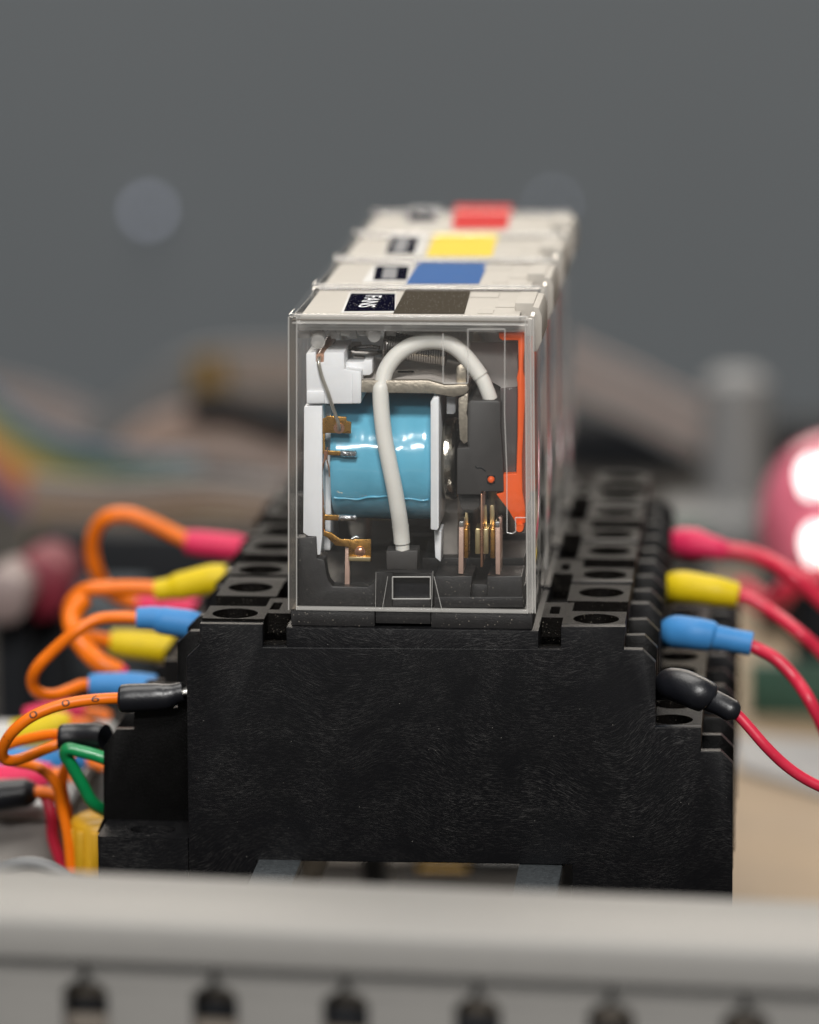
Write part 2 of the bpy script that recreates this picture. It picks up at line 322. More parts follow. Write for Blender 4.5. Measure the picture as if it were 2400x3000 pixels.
def add_holed_block(bm, x0, x1, y0, y1, z0, z1, holes, depth):
    """block with round wells sunk in its top; holes = [(cx, cy, r)] ordered in y, one per strip"""
    hs = sorted(holes, key=lambda h: h[1])
    cuts = [y0]+[(hs[i][1]+hs[i+1][1])/2 for i in range(len(hs)-1)]+[y1]
    seg = 32
    for i, (cx, cyy, r) in enumerate(hs):
        ya, yb = cuts[i], cuts[i+1]
        ins = []; outs = []
        for k in range(seg):
            t = 2*PI*(k+0.5)/seg; c, s = math.cos(t), math.sin(t)
            ins.append(bm.verts.new((cx+c*r, cyy+s*r, z1)))
            m = min(((x1-cx)/c if c > 0 else (x0-cx)/c), ((yb-cyy)/s if s > 0 else (ya-cyy)/s))
            outs.append(bm.verts.new((cx+c*m, cyy+s*m, z1)))
        corners = [(x1, yb), (x0, yb), (x0, ya), (x1, ya)]
        for k in range(seg):
            k2 = (k+1) % seg; vs = [ins[k], outs[k]]
            a1 = outs[k].co; a2 = outs[k2].co
            if abs(a1.x-a2.x) > 1e-5 and abs(a1.y-a2.y) > 1e-5:
                cc = min(corners, key=lambda q: (q[0]-(a1.x+a2.x)/2)**2+(q[1]-(a1.y+a2.y)/2)**2)
                vs.append(bm.verts.new((cc[0], cc[1], z1)))
            vs += [outs[k2], ins[k2]]
            bm.faces.new(vs)
        bot = [bm.verts.new((v.co.x, v.co.y, z1-depth)) for v in ins]
        for k in range(seg): bm.faces.new((ins[k], ins[(k+1) % seg], bot[(k+1) % seg], bot[k]))
        bm.faces.new(bot)
    v = [bm.verts.new(q) for q in ((x0, y0, z0), (x1, y0, z0), (x1, y1, z0), (x0, y1, z0), (x0, y0, z1), (x1, y0, z1), (x1, y1, z1), (x0, y1, z1))]
    for f in ((0, 1, 5, 4), (1, 2, 6, 5), (2, 3, 7, 6), (3, 0, 4, 7), (3, 2, 1, 0)): bm.faces.new([v[i] for i in f])
    bmesh.ops.remove_doubles(bm, verts=bm.verts, dist=1e-4)
def bev(bm, w, seg=2, ang=35):
    bmesh.ops.remove_doubles(bm, verts=bm.verts, dist=1e-5)
    bmesh.ops.recalc_face_normals(bm, faces=bm.faces)
    es = [e for e in bm.edges if len(e.link_faces) == 2 and e.calc_face_angle(0) > math.radians(ang)]
    if es: bmesh.ops.bevel(bm, geom=es, offset=w, segments=seg, affect='EDGES', profile=0.5, clamp_overlap=True)
def obj(name, bm, mat, parent=None, smooth=True, bevel=0.0, kind=None, label=None):
    if bevel: bev(bm, bevel)
    else: bmesh.ops.recalc_face_normals(bm, faces=bm.faces)
    o0 = off_of(parent)
    if o0.length: bmesh.ops.translate(bm, verts=bm.verts, vec=-o0)
    me = bpy.data.meshes.new(name); bm.to_mesh(me); bm.free()
    me.materials.append(M[mat] if isinstance(mat, str) else mat)
    if smooth:
        me.shade_smooth(); me.set_sharp_from_angle(angle=math.radians(38))
    o = bpy.data.objects.new(name, me); COL.objects.link(o)
    if parent is not None: o.parent = parent
    if kind: o['kind'] = kind
    if label: o['label'] = label
    return o
def thing(name, label, cat, loc=(0, 0, 0), group=None):
    o = bpy.data.objects.new(name, None); COL.objects.link(o); o.location = loc; o.empty_display_size = 2
    o['label'] = label; o['category'] = cat
    if group: o['group'] = group
    return o
def tag(o, label, cat, group=None):
    o['label'] = label; o['category'] = cat
    if group: o['group'] = group
    return o
def B(): return bmesh.new()
def boxo(name, mat, parent, x0, x1, y0, y1, z0, z1, bevel=0.0, **kw):
    b = B(); add_box(b, min(x0, x1), max(x0, x1), y0, y1, min(z0, z1), max(z0, z1)); return obj(name, b, mat, parent, bevel=bevel, **kw)
def prismo(name, mat, parent, pts, y0, y1, bevel=0.0, **kw):
    b = B(); add_prism(b, [XZ(p) if isinstance(p, Vector) else p for p in pts], y0, y1); return obj(name, b, mat, parent, bevel=bevel, **kw)
def copy_tree(o, parent=None, skip=()):
    c = o.copy(); COL.objects.link(c); c.parent = parent
    for ch in list(o.children):
        if ch.name.split('.')[0] in skip: continue
        copy_tree(ch, c, skip)
    return c
def text_mesh(s, size, ext=0.0):
    cu = bpy.data.curves.new('lettering', 'FONT'); cu.body = s; cu.size = size; cu.align_x = 'CENTER'; cu.align_y = 'CENTER'; cu.extrude = ext; cu.resolution_u = 3
    t = bpy.data.objects.new('lettering', cu); COL.objects.link(t)
    dg = bpy.context.evaluated_depsgraph_get(); me = bpy.data.meshes.new_from_object(t.evaluated_get(dg))
    bpy.data.objects.remove(t); bpy.data.curves.remove(cu); return me

# ------------------------------------------------------------------ setting
PITCH_Y = 24.2
b = B(); add_box(b, -1200, 1200, 930, 950, -600, 900); w = obj('wall', b, 'wall', smooth=False, kind='structure')
b = B(); add_box(b, -700, 700, -140, 470, -84, -64); obj('bench', b, 'bench', bevel=1.0, kind='structure')

# ------------------------------------------------------------------ relay sockets
FY = -0.8                                          # front plane of the first socket
def P(px, py): return XZ(W(px, py, FY))
cxs = (P(304, 2200)[0]+P(2148, 2200)[0])/2
def build_socket():
    s = thing('relay_socket', 'x', 'relay socket', (cxs, FY, -64.0+27.0))
    x = lambda px, py=1900: P(px, py)[0]
    z = lambda py, px=1700: P(px, py)[1]
    zt = z(1836, 1740); zf = z(1903, 1700); z2 = z(2132.5, 2000); z2f = z(2202, 2100); zb = z(2665, 1700)
    x_in, x_blk, x_w1 = x(1643), x(1830, 1870), x(1920)
    x_t2, x_w2 = x(2055, 2160), x(2146.5, 2300)
    seat0, seat1 = x(838, 1870), x(1577, 1870); zs = z(1845.5, 1200)
    # front panel with its stepped outline
    pts = [P(585, 1827), P(770, 1829.5), P(770, 1897), P(2 and 1643.5, 1902.6), P(1644, 1836), P(1832.7, 1836.5), P(1827.8, 1903.5), P(1882, 1904.5), P(1920.4, 1943),
           P(1921, 2132.5), P(2055, 2133), P(2053.5, 2202), P(2111, 2202), P(2147.8, 2239), P(2146, 2665)]
    xr = P(1677, 2533); pts += [(xr[0], zb), xr, P(752, 2521)]
    pts += [(P(752, 2521)[0], zb), (P(552.5, 2440)[0], zb), P(552.3, 2453), P(546.6, 1927), P(586, 1890)]
    ya, yb = FY, FY+1.5
    prismo('front_panel', 'black', s, pts, ya, yb, bevel=0.09)
    # foot of the panel, lower left
    fx0 = P(297, 2500)[0]; fz = P(420, 2453)[1]; fx1 = P(552.0, 2500)[0]
    ca = WZ(200+857/3.45, 2050+1307/3.45, fz); sxx = WZ(200+1085/3.45, 2050+1307/3.45, fz).x-ca.x; syy = 1.75
    inner = []
    for k in range(28):
        t = -2*PI*(k+0.5)/28+PI/2; inner.append((ca.x+(sxx-syy)*(1 if math.cos(t) > 0 else -1)+math.cos(t)*syy, ca.y+math.sin(t)*syy))
    outer = [(ca.x, FY+8.3), (fx0-0.45, FY+8.3), (fx0-0.45, FY+0.5), (fx0, FY+0.03), (fx1-0.05, FY+0.03), (fx1-0.05, FY+8.3), (ca.x+0.001, FY+8.3)]
    k0 = min(range(28), key=lambda k: abs(inner[k][0]-ca.x)+(0 if inner[k][1] > ca.y else 50))
    loop = outer+[(x_+0.001, y_) if n_ == 0 else (x_, y_) for n_, (x_, y_) in enumerate(inner[k0:]+inner[:k0])]+[inner[k0]]
    bm = B(); add_prism_z(bm, loop, zb, fz-0.05); obj('foot', bm, 'black', s, smooth=False)
    # recessed left wall with flared foot
    yl = FY+7.5
    def Q(px, py): return XZ(W(px, py, yl))
    zl2 = Q(380, 2090)[1]
    lw = [Q(556, 2437), Q(284, 2440), Q(303.5, 2396), Q(303.5, 2190), Q(340, 2137), Q(393, 2137), Q(392, 2073), Q(520, 2073), Q(520, 1885), Q(557, 1849), Q(596, 1849), Q(596, 2437)]
    prismo('side_wall', 'fin', s, [(px, pz) for px, pz in lw], yl, yl+1.2, bevel=0.08)  # darker copy puts the shade of the left recess into the colour
    # middle body and seat for the relay
    bm = B(); add_box(bm, seat0, seat1, FY+0.4, FY+22.6, zf-6, zs); obj('seat', bm, 'black', s, bevel=0.1)
    bm = B()
    add_box(bm, P(780, 1900)[0], x_blk-0.5, yb, FY+22.8, zf-10, zf-2.2)
    add_box(bm, P(600, 1950)[0], x_w1-3.6, yb+0.01, FY+22.9, P(1200, 2515)[1], zf-4)
    add_box(bm, Q(392, 2200)[0]+1.2, Q(392, 2200)[0]+6, yl+1.2, FY+22.9, zb+0.4, zl2-0.4)
    add_box(bm, P(1690, 2100)[0], x_t2-3.2, yb+0.02, FY+22.7, zb+0.2, z2-5)
    obj('body', bm, 'black', s)
    # pocket floors beside the seat
    for x0_, x1_ in ((seat1+0.02, x_in+1.0), (P(765, 1900)[0], seat0-0.02)):
        bm = B(); add_box(bm, x0_, x1_, yb-0.02, FY+2.6, zf-2.2, zf-0.04); add_box(bm, x0_, x1_, FY+5.0, FY+22.5, zf-2.21, zf+0.3)
        obj('pocket_floor', bm, 'black_top', s, bevel=0.05)
    # upper terminal blocks, right and left, each with a round screw well
    rr = 2.6
    xl0, xl1 = P(588, 1860)[0], P(769, 1860)[0]
    for (bx0, bx1, cx) in ((x_in+0.05, x_blk-0.05, WZ(1500+772/3.136, 1815, zt).x), (xl0, xl1, WZ(450+900/3.833, 1803, zt).x)):
        for (by0, by1, hy) in ((yb, FY+8.2, FY+4.3), (FY+13.6, FY+22.9, FY+18.4)):
            bm = B(); add_holed_block(bm, bx0, bx1, by0, by1, zf-3, zt-0.05, [(cx, hy, rr if hy > yb+rr else rr)], 3.6)
            t = obj('terminal_block', bm, 'black_top', s)
            bm = B(); add_cyl(bm, (cx, hy, zt-3.4), (cx, hy, zt-2.6), 1.9, 20); add_box(bm, cx-1.5, cx+1.5, hy-0.25, hy+0.25, zt-2.62, zt-2.55)
            obj('screw', bm, 'zinc', t)
        # tie plate with its square window next to the relay
        if cx > 0: tx0, tx1 = seat1+0.1, x_in+0.9
        else: tx0, tx1 = xl1-0.6, seat0-0.1
        hx = WZ(1626, 1787, zt).x if cx > 0 else WZ(835, 1779, zt).x
        if cx < 0: hx = tx1-2.0
        ty0, ty1 = FY+5.0, FY+13.0; hw = 0.55; hyc = FY+8.8
        bm = B()
        add_box(bm, tx0, hx-hw, ty0, ty1, zt-1.6, zt-0.12); add_box(bm, hx+hw, tx1, ty0, ty1, zt-1.6, zt-0.12)
        add_box(bm, hx-hw, hx+hw, ty0, hyc-1.9, zt-1.6, zt-0.12); add_box(bm, hx-hw, hx+hw, hyc+1.9, ty1, zt-1.6, zt-0.12)
        obj('tie_plate', bm, 'black_top', s)
        boxo('rib', 'black_top', s, tx0, tx1, FY+12.2, FY+13.0, zf-2, zt-1.61); boxo('rib', 'black_top', s, tx0, tx1, FY+5.0, FY+5.7, zf-2, zt-1.61)
    # lower terminal row: one long block each side with three wells
    cx2 = WZ(1970, 2106, z2).x
    bm = B(); add_holed_block(bm, x_w1-3.5, x_t2-0.02, FY+1.5, FY+23.0, z2-6, z2-0.05, [(cx2, FY+4.1, 2.35), (cx2, FY+11.5, 2.35), (cx2, FY+18.9, 2.35)], 4)
    t = obj('terminal_block', bm, 'black_top', s)
    for k in range(3):
        bm = B(); add_cyl(bm, (cx2, FY+4.1+7.4*k, z2-3.9), (cx2, FY+4.1+7.4*k, z2-3.0), 1.7, 20); add_box(bm, cx2-1.4, cx2+1.4, FY+3.9+7.4*k, FY+4.3+7.4*k, z2-3.02, z2-2.95)
        obj('screw', bm, 'zinc', t)
    xq = Q(392, 2100)[0]
    bm = B(); add_holed_block(bm, xq+0.05, xq+5.2, yl+1.2, FY+23.0, zl2-6, zl2-0.05, [(xq+2.5, FY+11.9, 2.0), (xq+2.5, FY+18.9, 2.0)], 4)
    obj('terminal_block', bm, 'black_top', s)
    # guard fins between the terminals
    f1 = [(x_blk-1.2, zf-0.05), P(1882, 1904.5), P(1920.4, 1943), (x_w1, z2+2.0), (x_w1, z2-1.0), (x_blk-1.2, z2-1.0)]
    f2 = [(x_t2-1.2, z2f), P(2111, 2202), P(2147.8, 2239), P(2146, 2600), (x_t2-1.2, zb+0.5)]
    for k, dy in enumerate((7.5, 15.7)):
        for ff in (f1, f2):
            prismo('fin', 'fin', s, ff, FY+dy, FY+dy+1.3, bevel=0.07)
        mir = lambda q: [(-(a-cxs)+cxs, c) for a, c in q]
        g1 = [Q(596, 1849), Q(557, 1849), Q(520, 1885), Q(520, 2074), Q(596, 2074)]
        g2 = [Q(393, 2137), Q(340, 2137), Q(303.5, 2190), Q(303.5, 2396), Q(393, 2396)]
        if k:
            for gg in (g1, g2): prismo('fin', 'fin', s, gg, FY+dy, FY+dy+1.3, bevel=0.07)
    # brass contact strips deep in the wells between the fins
    for dy in (3.0, 10.2, 17.8):
        boxo('contact_strip', 'brass', s, x_blk-0.5, x_w1-1.6, FY+dy, FY+dy+3.0, z2+6.2, z2+6.9)
    return s
sock = build_socket()
SOCK_LAB = ['black relay socket at the very front carrying the relay with the dark brown label',
            'black relay socket second from the front, under the relay with the blue label',
            'black relay socket third from the front, under the relay with the yellow label',
            'black relay socket at the back of the row, under the relay with the red label']
socks = [sock]
for k in (1, 2, 3):
    c = copy_tree(sock); c.location.y += PITCH_Y*k; socks.append(c)
for k, c in enumerate(socks): c['label'] = SOCK_LAB[k]; c['group'] = 'black relay sockets in a row on the rail'

# ------------------------------------------------------------------ rail
rl = thing('mounting_rail', 'ribbed zinc plated mounting rail running under the black sockets', 'rail', (0.3, 40, -64))
zr = W(1200, 2527, -1).z
xa0, xa1 = W(757, 2525, -1).x, W(757, 2525, -1).x+4.9
xb1 = W(1647, 2535, -1).x; xb0 = xb1-4.9
for (a0, a1) in ((xa0, xa1), (xb0, xb1)):
    bm = B(); add_box(bm, a0, a1, -14, 112, zr-1.1, zr-0.06)
    n = 60
    obj('flange', bm, 'zinc', rl, bevel=0.12)
for a in (xa1-1.0, xb0):
    boxo('web', 'zinc', rl, a, a+1.0, -14, 112, zr-8.5, zr-1.12, bevel=0.1)
for yy in (-6, 94):
    for (a, c_) in ((xa1-2.6, xa1+0.6), (xb0-0.6, xb0+2.6)): boxo('standoff_block', 'grey_box', rl, a, c_, yy, yy+10, -63.9, zr-8.52, bevel=0.3)

# ------------------------------------------------------------------ relay
H = 33.75
ZC0 = 0.0
def build_relay():
    r = thing('relay', 'x', 'relay', (0, 0, -1.7))
    # --- moulded black base
    zbt = W(1200, 1838.5, 0.3).z
    bs = B(); add_box(bs, -13.7, -4.2, 0.35, 21.6, zbt, 0.02); obj('base_foot', bs, 'base', r, bevel=0.12)
    bs = B(); add_box(bs, -4.15, 2.1, 0.6, 21.6, zbt+0.35, 0.02); obj('base_foot', bs, 'base', r, bevel=0.1)
    bs = B(); add_box(bs, 2.15, 13.6, 0.35, 21.6, zbt-0.02, 0.02); obj('base_foot', bs, 'base', r, bevel=0.12)
    ins = lambda pts, y: [XZ(c2(a, b_, y)) for a, b_ in pts]
    y0 = 1.15
    bl = [(96, 874), (204, 868), (210, 990), (250, 998), (262, 1075), (272, 1115), (298, 1147), (492, 1150), (526, 1128), (541, 1095), (541, 1262), (96, 1262)]
    prismo('base', 'base', r, ins(bl, y0), y0, y0+2.2, bevel=0.1)
    bm = B(); add_box(bm, -12.6, 12.6, y0+2.3, 21.2, 0.05, 2.6); obj('base', bm, 'base', r, bevel=0.1)
    # raised clip with its window
    yc = 1.0
    q = ins([(541, 1066), (858, 1066), (862, 1262), (541, 1262)], yc); hw_ = ins([(634, 1096), (846, 1096), (846, 1214), (634, 1214)], yc)
    bm = B(); xs0, xs1 = q[0][0]+0.03, q[1][0]-0.03; zt0, zb0 = q[0][1], q[2][1]; hx0, hx1, hz1, hz0 = hw_[0][0], hw_[1][0], hw_[0][1], hw_[2][1]
    add_box(bm, xs0, hx0, yc, yc+1.6, zb0, zt0); add_box(bm, hx1, xs1, yc, yc+1.6, zb0, zt0)
    add_box(bm, hx0, hx1, yc, yc+1.6, hz1, zt0); add_box(bm, hx0, hx1, yc, yc+1.6, zb0, hz0)
    obj('clip', bm, 'base', r, bevel=0.06)
    bm = B(); add_prism(bm, [(hx0-0.1, hz0-0.1), (hx1+0.1, hz0-0.1), (hx1+0.1, hz1+0.1), (hx0-0.1, hz1+0.1)], yc+1.0, yc+1.5); obj('catch', bm, M['sh_black'], r)
    # right hand blocks with the slot between
    prismo('base', 'base', r, ins([(868, 1090), (1082, 1088), (1068, 1205), (1066, 1262), (868, 1262)], y0), y0, y0+6, bevel=0.12)
    prismo('base', 'base', r, ins([(1164, 1090), (1360, 1088), (1366, 1262), (1164, 1262)], y0), y0, y0+6, bevel=0.12)
    bm = B(); q = ins([(868, 1206), (1366, 1206), (1366, 1264), (868, 1264)], y0-0.35); add_prism(bm, q, y0-0.35, y0-0.02); obj('base', bm, 'base', r, bevel=0.06)
    bm = B(); q = ins([(800, 985), (1374, 985), (1374, 1100), (800, 1100)], 9); add_prism(bm, q, 9, 19); obj('base', bm, 'base', r, bevel=0.12)
    # --- bobbin, coil
    R = (c2(560, 52, 10.2).z-c2(560, 768, 10.2).z)/2*math.cos(math.radians(12.3))
    xa, xb = c2(282, 400, 3.2).x, c2(846, 400, 3.2).x; cyy = 3.0+R; czz = (c2(560, 52, 10.2).z+c2(560, 768, 10.2).z)/2
    bm = B(); seg = 96; nx = 44; rings = []
    for i in range(nx+1):
        a = xa+(xb-xa)*i/nx; ring = []
        for k in range(seg):
            t = 2*PI*k/seg; v = mnoise.noise(Vector((a*0.28, math.cos(t)*2.2, math.sin(t)*2.2)))*0.13 + mnoise.noise(Vector((a*0.9+9, math.cos(t)*5, math.sin(t)*5)))*0.02
            e = 0.22*max(0, 1-abs(i-0)/3.0)**2+0.22*max(0, 1-abs(nx-i)/3.0)**2
            rr = R+v-e; ring.append(bm.verts.new((a, cyy+math.cos(t)*rr, czz+math.sin(t)*rr)))
        rings.append(ring)
    for i in range(nx):
        for k in range(seg): bm.faces.new((rings[i][k], rings[i][(k+1) % seg], rings[i+1][(k+1) % seg], rings[i+1][k]))
    bm.faces.new(list(reversed(rings[0]))); bm.faces.new(rings[-1])
    co = obj('coil', bm, 'coil', r)
    bm = B(); pts = []
    for i in range(40):
        a = xa+0.3+(xb-xa-0.6)*i/39; th = math.radians(180+31+2.0*math.sin(i*0.22)+0.6*math.sin(i*0.7+1)); pts.append(Vector((a, cyy+math.cos(th)*(R+0.0), czz+math.sin(th)*(R+0.0))))
    add_tube(bm, pts, [0.10+0.04*abs(math.sin(i*0.5)) for i in range(40)], 8); obj('tape_edge', bm, 'coil', r)
    # left flange, its leg and inner disc
    yf = 1.6
    prismo('coil_flange', 'white', r, ins([(140, 135), (238, 135), (238, 866), (228, 968), (207, 970), (205, 866), (160, 863), (131, 845), (134, 500), (136, 140)], yf), yf, yf+15, bevel=0.22)
    prismo('coil_flange', 'white', r, ins([(236, 130), (290, 130), (290, 500), (284, 945), (236, 945)], yf+3.8), yf+3.8, yf+12, bevel=0.15)
    # right flange and its leg
    prismo('coil_flange', 'white', r, ins([(862, 84), (894, 84), (894, 815), (885, 832), (846, 828), (846, 110)], yf), yf, yf+15, bevel=0.16)
    prismo('coil_flange', 'white', r, ins([(866, 832), (908, 832), (904, 1010), (872, 985)], yf+2.2), yf+2.2, yf+6, bevel=0.12)
    # upper white bracket
    ic = lambda pts, y: [XZ(c1(a, b_, y)) for a, b_ in pts]
    yw = 1.7
    prismo('bracket', 'white', r, ic([(147, 912), (202, 902), (203, 962), (246, 962), (248, 905), (362, 905), (363, 1000), (456, 1012), (456, 1186), (448, 1195), (150, 1195)], yw), yw, yw+9, bevel=0.14)
    prismo('bracket', 'white', r, ic([(150, 1124), (250, 1124), (250, 1192), (150, 1192)], yw-0.22), yw-0.22, yw+1, bevel=0.1)
    prismo('bracket', 'white', r, ic([(405, 1016), (458, 1016), (456, 1192), (405, 1192)], yw-0.18), yw-0.18, yw+1, bevel=0.1)
    prismo('bracket', 'white', r, ic([(372, 960), (470, 960), (472, 948), (520, 948), (520, 1020), (505, 1034), (458, 1036), (372, 1010)], yw+2.0), yw+2.0, yw+6, bevel=0.14)
    # --- diode lying in the notch with its bent lead
    pa = c1(224, 945, 2.0); pb = c1(224, 905, 3.6)+Vector((0.6, 6.5, 0.6))
    bm = B(); add_tube(bm, spline([pa, pa.lerp(pb, 0.2), pa.lerp(pb, 0.8), pb], 4), [0.50]+[0.62]*11+[0.45], 16); obj('diode', bm, 'resistor', r)
    bm = B(); add_tube(bm, spline([c1(224, 935, 2.0), c1(218, 962, 1.4), c1(236, 1040, 1.25), c1(270, 1130, 1.2), c1(300, 1220, 1.25), c1(330, 1305, 1.4), c1(334, 1340, 1.6)], 6), 0.21, 10); obj('diode_lead', bm, 'lead', r)
    # --- gilt coil terminals
    yt = 2.0
    ig = lambda pts, y: [XZ(c3(a, b_, y)) for a, b_ in pts]
    tm = prismo('coil_terminal', 'brass', r, ig([(540, 1097), (742, 1112), (742, 1150), (790, 1164), (788, 1278), (610, 1272), (500, 1272), (500, 1130), (540, 1110)], yt), yt, yt+0.35, bevel=0.05)
    c = c3(668, 1222, yt); bm = B(); add_lathe(bm, [(0.0, 0.62), (-0.12, 0.6), (-0.14, 0.45)], (c.x, yt-0.0, c.z), 'y', 24); add_lathe(bm, [(0.0, 0.33), (-0.3, 0.31), (-0.36, 0.2)], (c.x, yt-0.05, c.z), 'y', 20); obj('rivet', bm, 'copper', tm)
    prismo('coil_terminal', 'brass', r, ig([(497, 1270), (526, 1270), (526, 1450), (690, 1458), (690, 1503), (510, 1492), (497, 1440)], yt+0.25), yt+0.25, yt+0.7, bevel=0.05)
    prismo('coil_terminal', 'brass', r, ins([(246, 700), (254, 745), (330, 747), (330, 777), (252, 775), (252, 835), (236, 830), (238, 700)], yt+0.25), yt+0.25, yt+0.7, bevel=0.04)
    for p0, p1 in ((c2(340, 399, yt+0.3), c2(433, 402, yt+0.3)), (c2(328, 760, yt+0.3), c2(433, 762, yt+0.3))):
        bm = B(); n = 14; add_tube(bm, [p0.lerp(p1, i/n) for i in range(n+1)], [0.24 if i in (0, n) else 0.36+0.05*math.sin(i*2.1)+0.03*random.random() for i in range(n+1)], 12); obj('solder_joint', bm, 'solder', r)
    tm = prismo('coil_terminal', 'brass', r, ins([(246, 836), (290, 845), (336, 880), (404, 884), (512, 882), (513, 1006), (386, 1004), (386, 926), (312, 917), (262, 868), (246, 862)], yt), yt, yt+0.4, bevel=0.05)
    c = c2(451, 950, yt); bm = B(); add_lathe(bm, [(0.0, 0.62), (-0.12, 0.6), (-0.14, 0.45)], (c.x, yt, c.z), 'y', 24); add_lathe(bm, [(0.0, 0.42), (-0.3, 0.4), (-0.36, 0.3)], (c.x, yt-0.05, c.z), 'y', 20); obj('rivet', bm, 'copper', tm)
    prismo('lug', 'gold', r, ins([(386, 980), (510, 983), (508, 1007), (386, 1004)], yt-0.35), yt-0.35, yt-0.02, bevel=0.04)
    prismo('terminal_pin', 'rosecu', r, ins([(367, 925), (392, 925), (392, 1150), (364, 1150)], yt+0.5), yt+0.5, yt+1.6, bevel=0.04)
    bm = B(); add_tube(bm, spline([c2(405, 880, yt), c2(425, 868, yt), c2(440, 872, yt)], 4), 0.16, 8); obj('solder_joint', bm, 'solder', r)
    # fine winding wire ends
    for k, pth in enumerate([[(268, 365), (262, 420), (240, 470), (236, 560), (240, 660), (243, 730)], [(262, 390), (250, 440), (238, 500), (240, 600), (246, 690)], [(266, 385), (266, 440), (276, 480), (280, 530)], [(256, 380), (244, 470), (234, 520), (234, 640)], [(243, 700), (240, 760), (243, 830)]]):
        bm = B(); add_tube(bm, spline([c2(a, b_, yt-0.1+0.05*k) for a, b_ in pth], 6), 0.085, 6); obj('winding_wire', bm, 'copper', r)
    # --- iron yoke, its flat top and bent nose
    yy0 = 1.9
    ypts = [(452, 1064), (832, 1064), (930, 1092), (1052, 1088), (1060, 1118), (1040, 1142), (975, 1156), (862, 1136), (452, 1130)]
    prismo('yoke', 'nickel', r, ic(ypts, yy0), yy0, yy0+1.1, bevel=0.07)
    q = ic([(380, 1062), (832, 1062), (930, 1090), (1050, 1087), (1050, 1120), (930, 1128), (380, 1120)], yy0+1.1)
    prismo('yoke', 'yoke', r, q, yy0+1.12, 19.5, bevel=0.06)
    c = c1(700, 998, 7); bm = B(); add_tube(bm, [Vector((c.x-0.9, 8.8, q[1][1]+0.02)), Vector((c.x+0.9, 8.8, q[1][1]+0.02))], 0.34, 10, flat=0.25); obj('yoke_dimple', bm, 'dark_box', r)
    prismo('yoke_tab', 'nickel', r, ic([(992, 985), (1012, 972), (1046, 975), (1048, 1092), (990, 1090)], yy0+1.2), yy0+1.2, yy0+2.3, bevel=0.12)
    prismo('armature_edge', 'nickel', r, ins([(1003, 92), (1056, 60), (1054, 140), (1048, 175), (1058, 210), (1060, 330), (1034, 347), (1012, 318), (1004, 200)], yy0+0.2), yy0+0.2, yy0+1.6, bevel=0.05)
    prismo('pole_pin', 'white', r, ins([(936, 80), (988, 80), (988, 168), (976, 180), (936, 178)], yy0+3), yy0+3, yy0+5, bevel=0.1)
    # pole face of the core
    pc = c2(948, 425, 4.5); pr = (c2(948, 190, 4.5).z-c2(948, 660, 4.5).z)/2; wd = c2(990, 425, 4.5).x-c2(908, 425, 4.5).x
    bm = B(); add_lathe(bm, [(-wd/2, pr*0.55), (-wd/2, pr-0.35), (-wd/2+0.3, pr), (wd/2-0.5, pr), (wd/2-0.1, pr-0.3), (wd/2, pr*0.6)], (pc.x, 4.0+pr, c2(948, 425, 4.0+pr).z), 'x', 64); obj('pole_face', bm, 'chrome', r)
    prismo('armature', 'yoke', r, ins([(908, 75), (1000, 80), (1000, 1000), (908, 1000)], 11.0), 11.0, 18.0, bevel=0.1)
    # --- black contact carrier
    yb_ = 2.0
    prismo('contact_carrier', 'block', r, ins([(1060, 108), (1078, 98), (1226, 98), (1242, 112), (1240, 250), (1254, 440), (1258, 612), (1206, 612), (1206, 569), (1163, 569), (1150, 520), (1163, 615), (1128, 616), (1130, 632), (995, 632), (995, 368), (1085, 366), (1085, 330), (1052, 330), (1050, 150)] if False else
           [(1052, 118), (1072, 102), (1228, 102), (1242, 116), (1240, 250), (1254, 440), (1258, 614), (1130, 614), (1130, 632), (995, 632), (995, 368), (1060, 366), (1052, 330)], yb_), yb_, yb_+13, bevel=0.16)
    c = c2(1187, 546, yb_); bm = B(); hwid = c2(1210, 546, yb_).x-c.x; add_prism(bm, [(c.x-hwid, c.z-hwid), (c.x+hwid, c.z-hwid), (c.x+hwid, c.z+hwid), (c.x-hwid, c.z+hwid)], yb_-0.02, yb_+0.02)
    obj('pin_recess', bm, 'dark_box', r, smooth=False)  # flat dark patch painted as the shade of the square hole
    bm = B(); add_lathe(bm, [(0.0, 0.40), (-0.22, 0.40), (-0.42, 0.28), (-0.48, 0.1)], (c.x, yb_-0.02, c.z), 'y', 24); obj('indicator_pin', bm, 'orange', r)
    bm = B(); add_tube(bm, spline([c2(1098, 470, yb_), c2(1108, 482, yb_), c2(1132, 482, yb_), c2(1156, 500, yb_)], 5), 0.07, 8); obj('mould_mark', bm, 'dark_box', r)
    prismo('contact_carrier', 'block', r, ins([(1000, 634), (1125, 634), (1120, 700), (1090, 718), (1020, 715)], yb_+1.6), yb_+1.6, yb_+8, bevel=0.12)
    # --- contact springs and buttons
    ysp = 1.7
    prismo('contact_spring', 'rosecu', r, ins([(1006, 792), (1032, 792), (1030, 1076), (1003, 1074)], ysp), ysp, ysp+4.5, bevel=0.04)
    prismo('contact_spring', 'rosecu', r, ins([(1210, 792), (1236, 792), (1237, 1080), (1212, 1078)], ysp), ysp, ysp+4.5, bevel=0.04)
    prismo('contact_spring', 'tinned', r, ins([(1007, 782), (1031, 782), (1031, 812), (1007, 812)], ysp-0.08), ysp-0.08, ysp+4, bevel=0.03)
    prismo('contact_spring', 'tinned', r, ins([(1210, 784), (1234, 784), (1234, 814), (1210, 814)], ysp-0.08), ysp-0.08, ysp+4, bevel=0.03)
    bm = B(); add_tube(bm, spline([c2(1236, 790, ysp+1), c2(1240, 770, ysp+1), c2(1232, 756, ysp+1)], 4), 0.16, 8); obj('contact_spring', bm, 'rosecu', r)
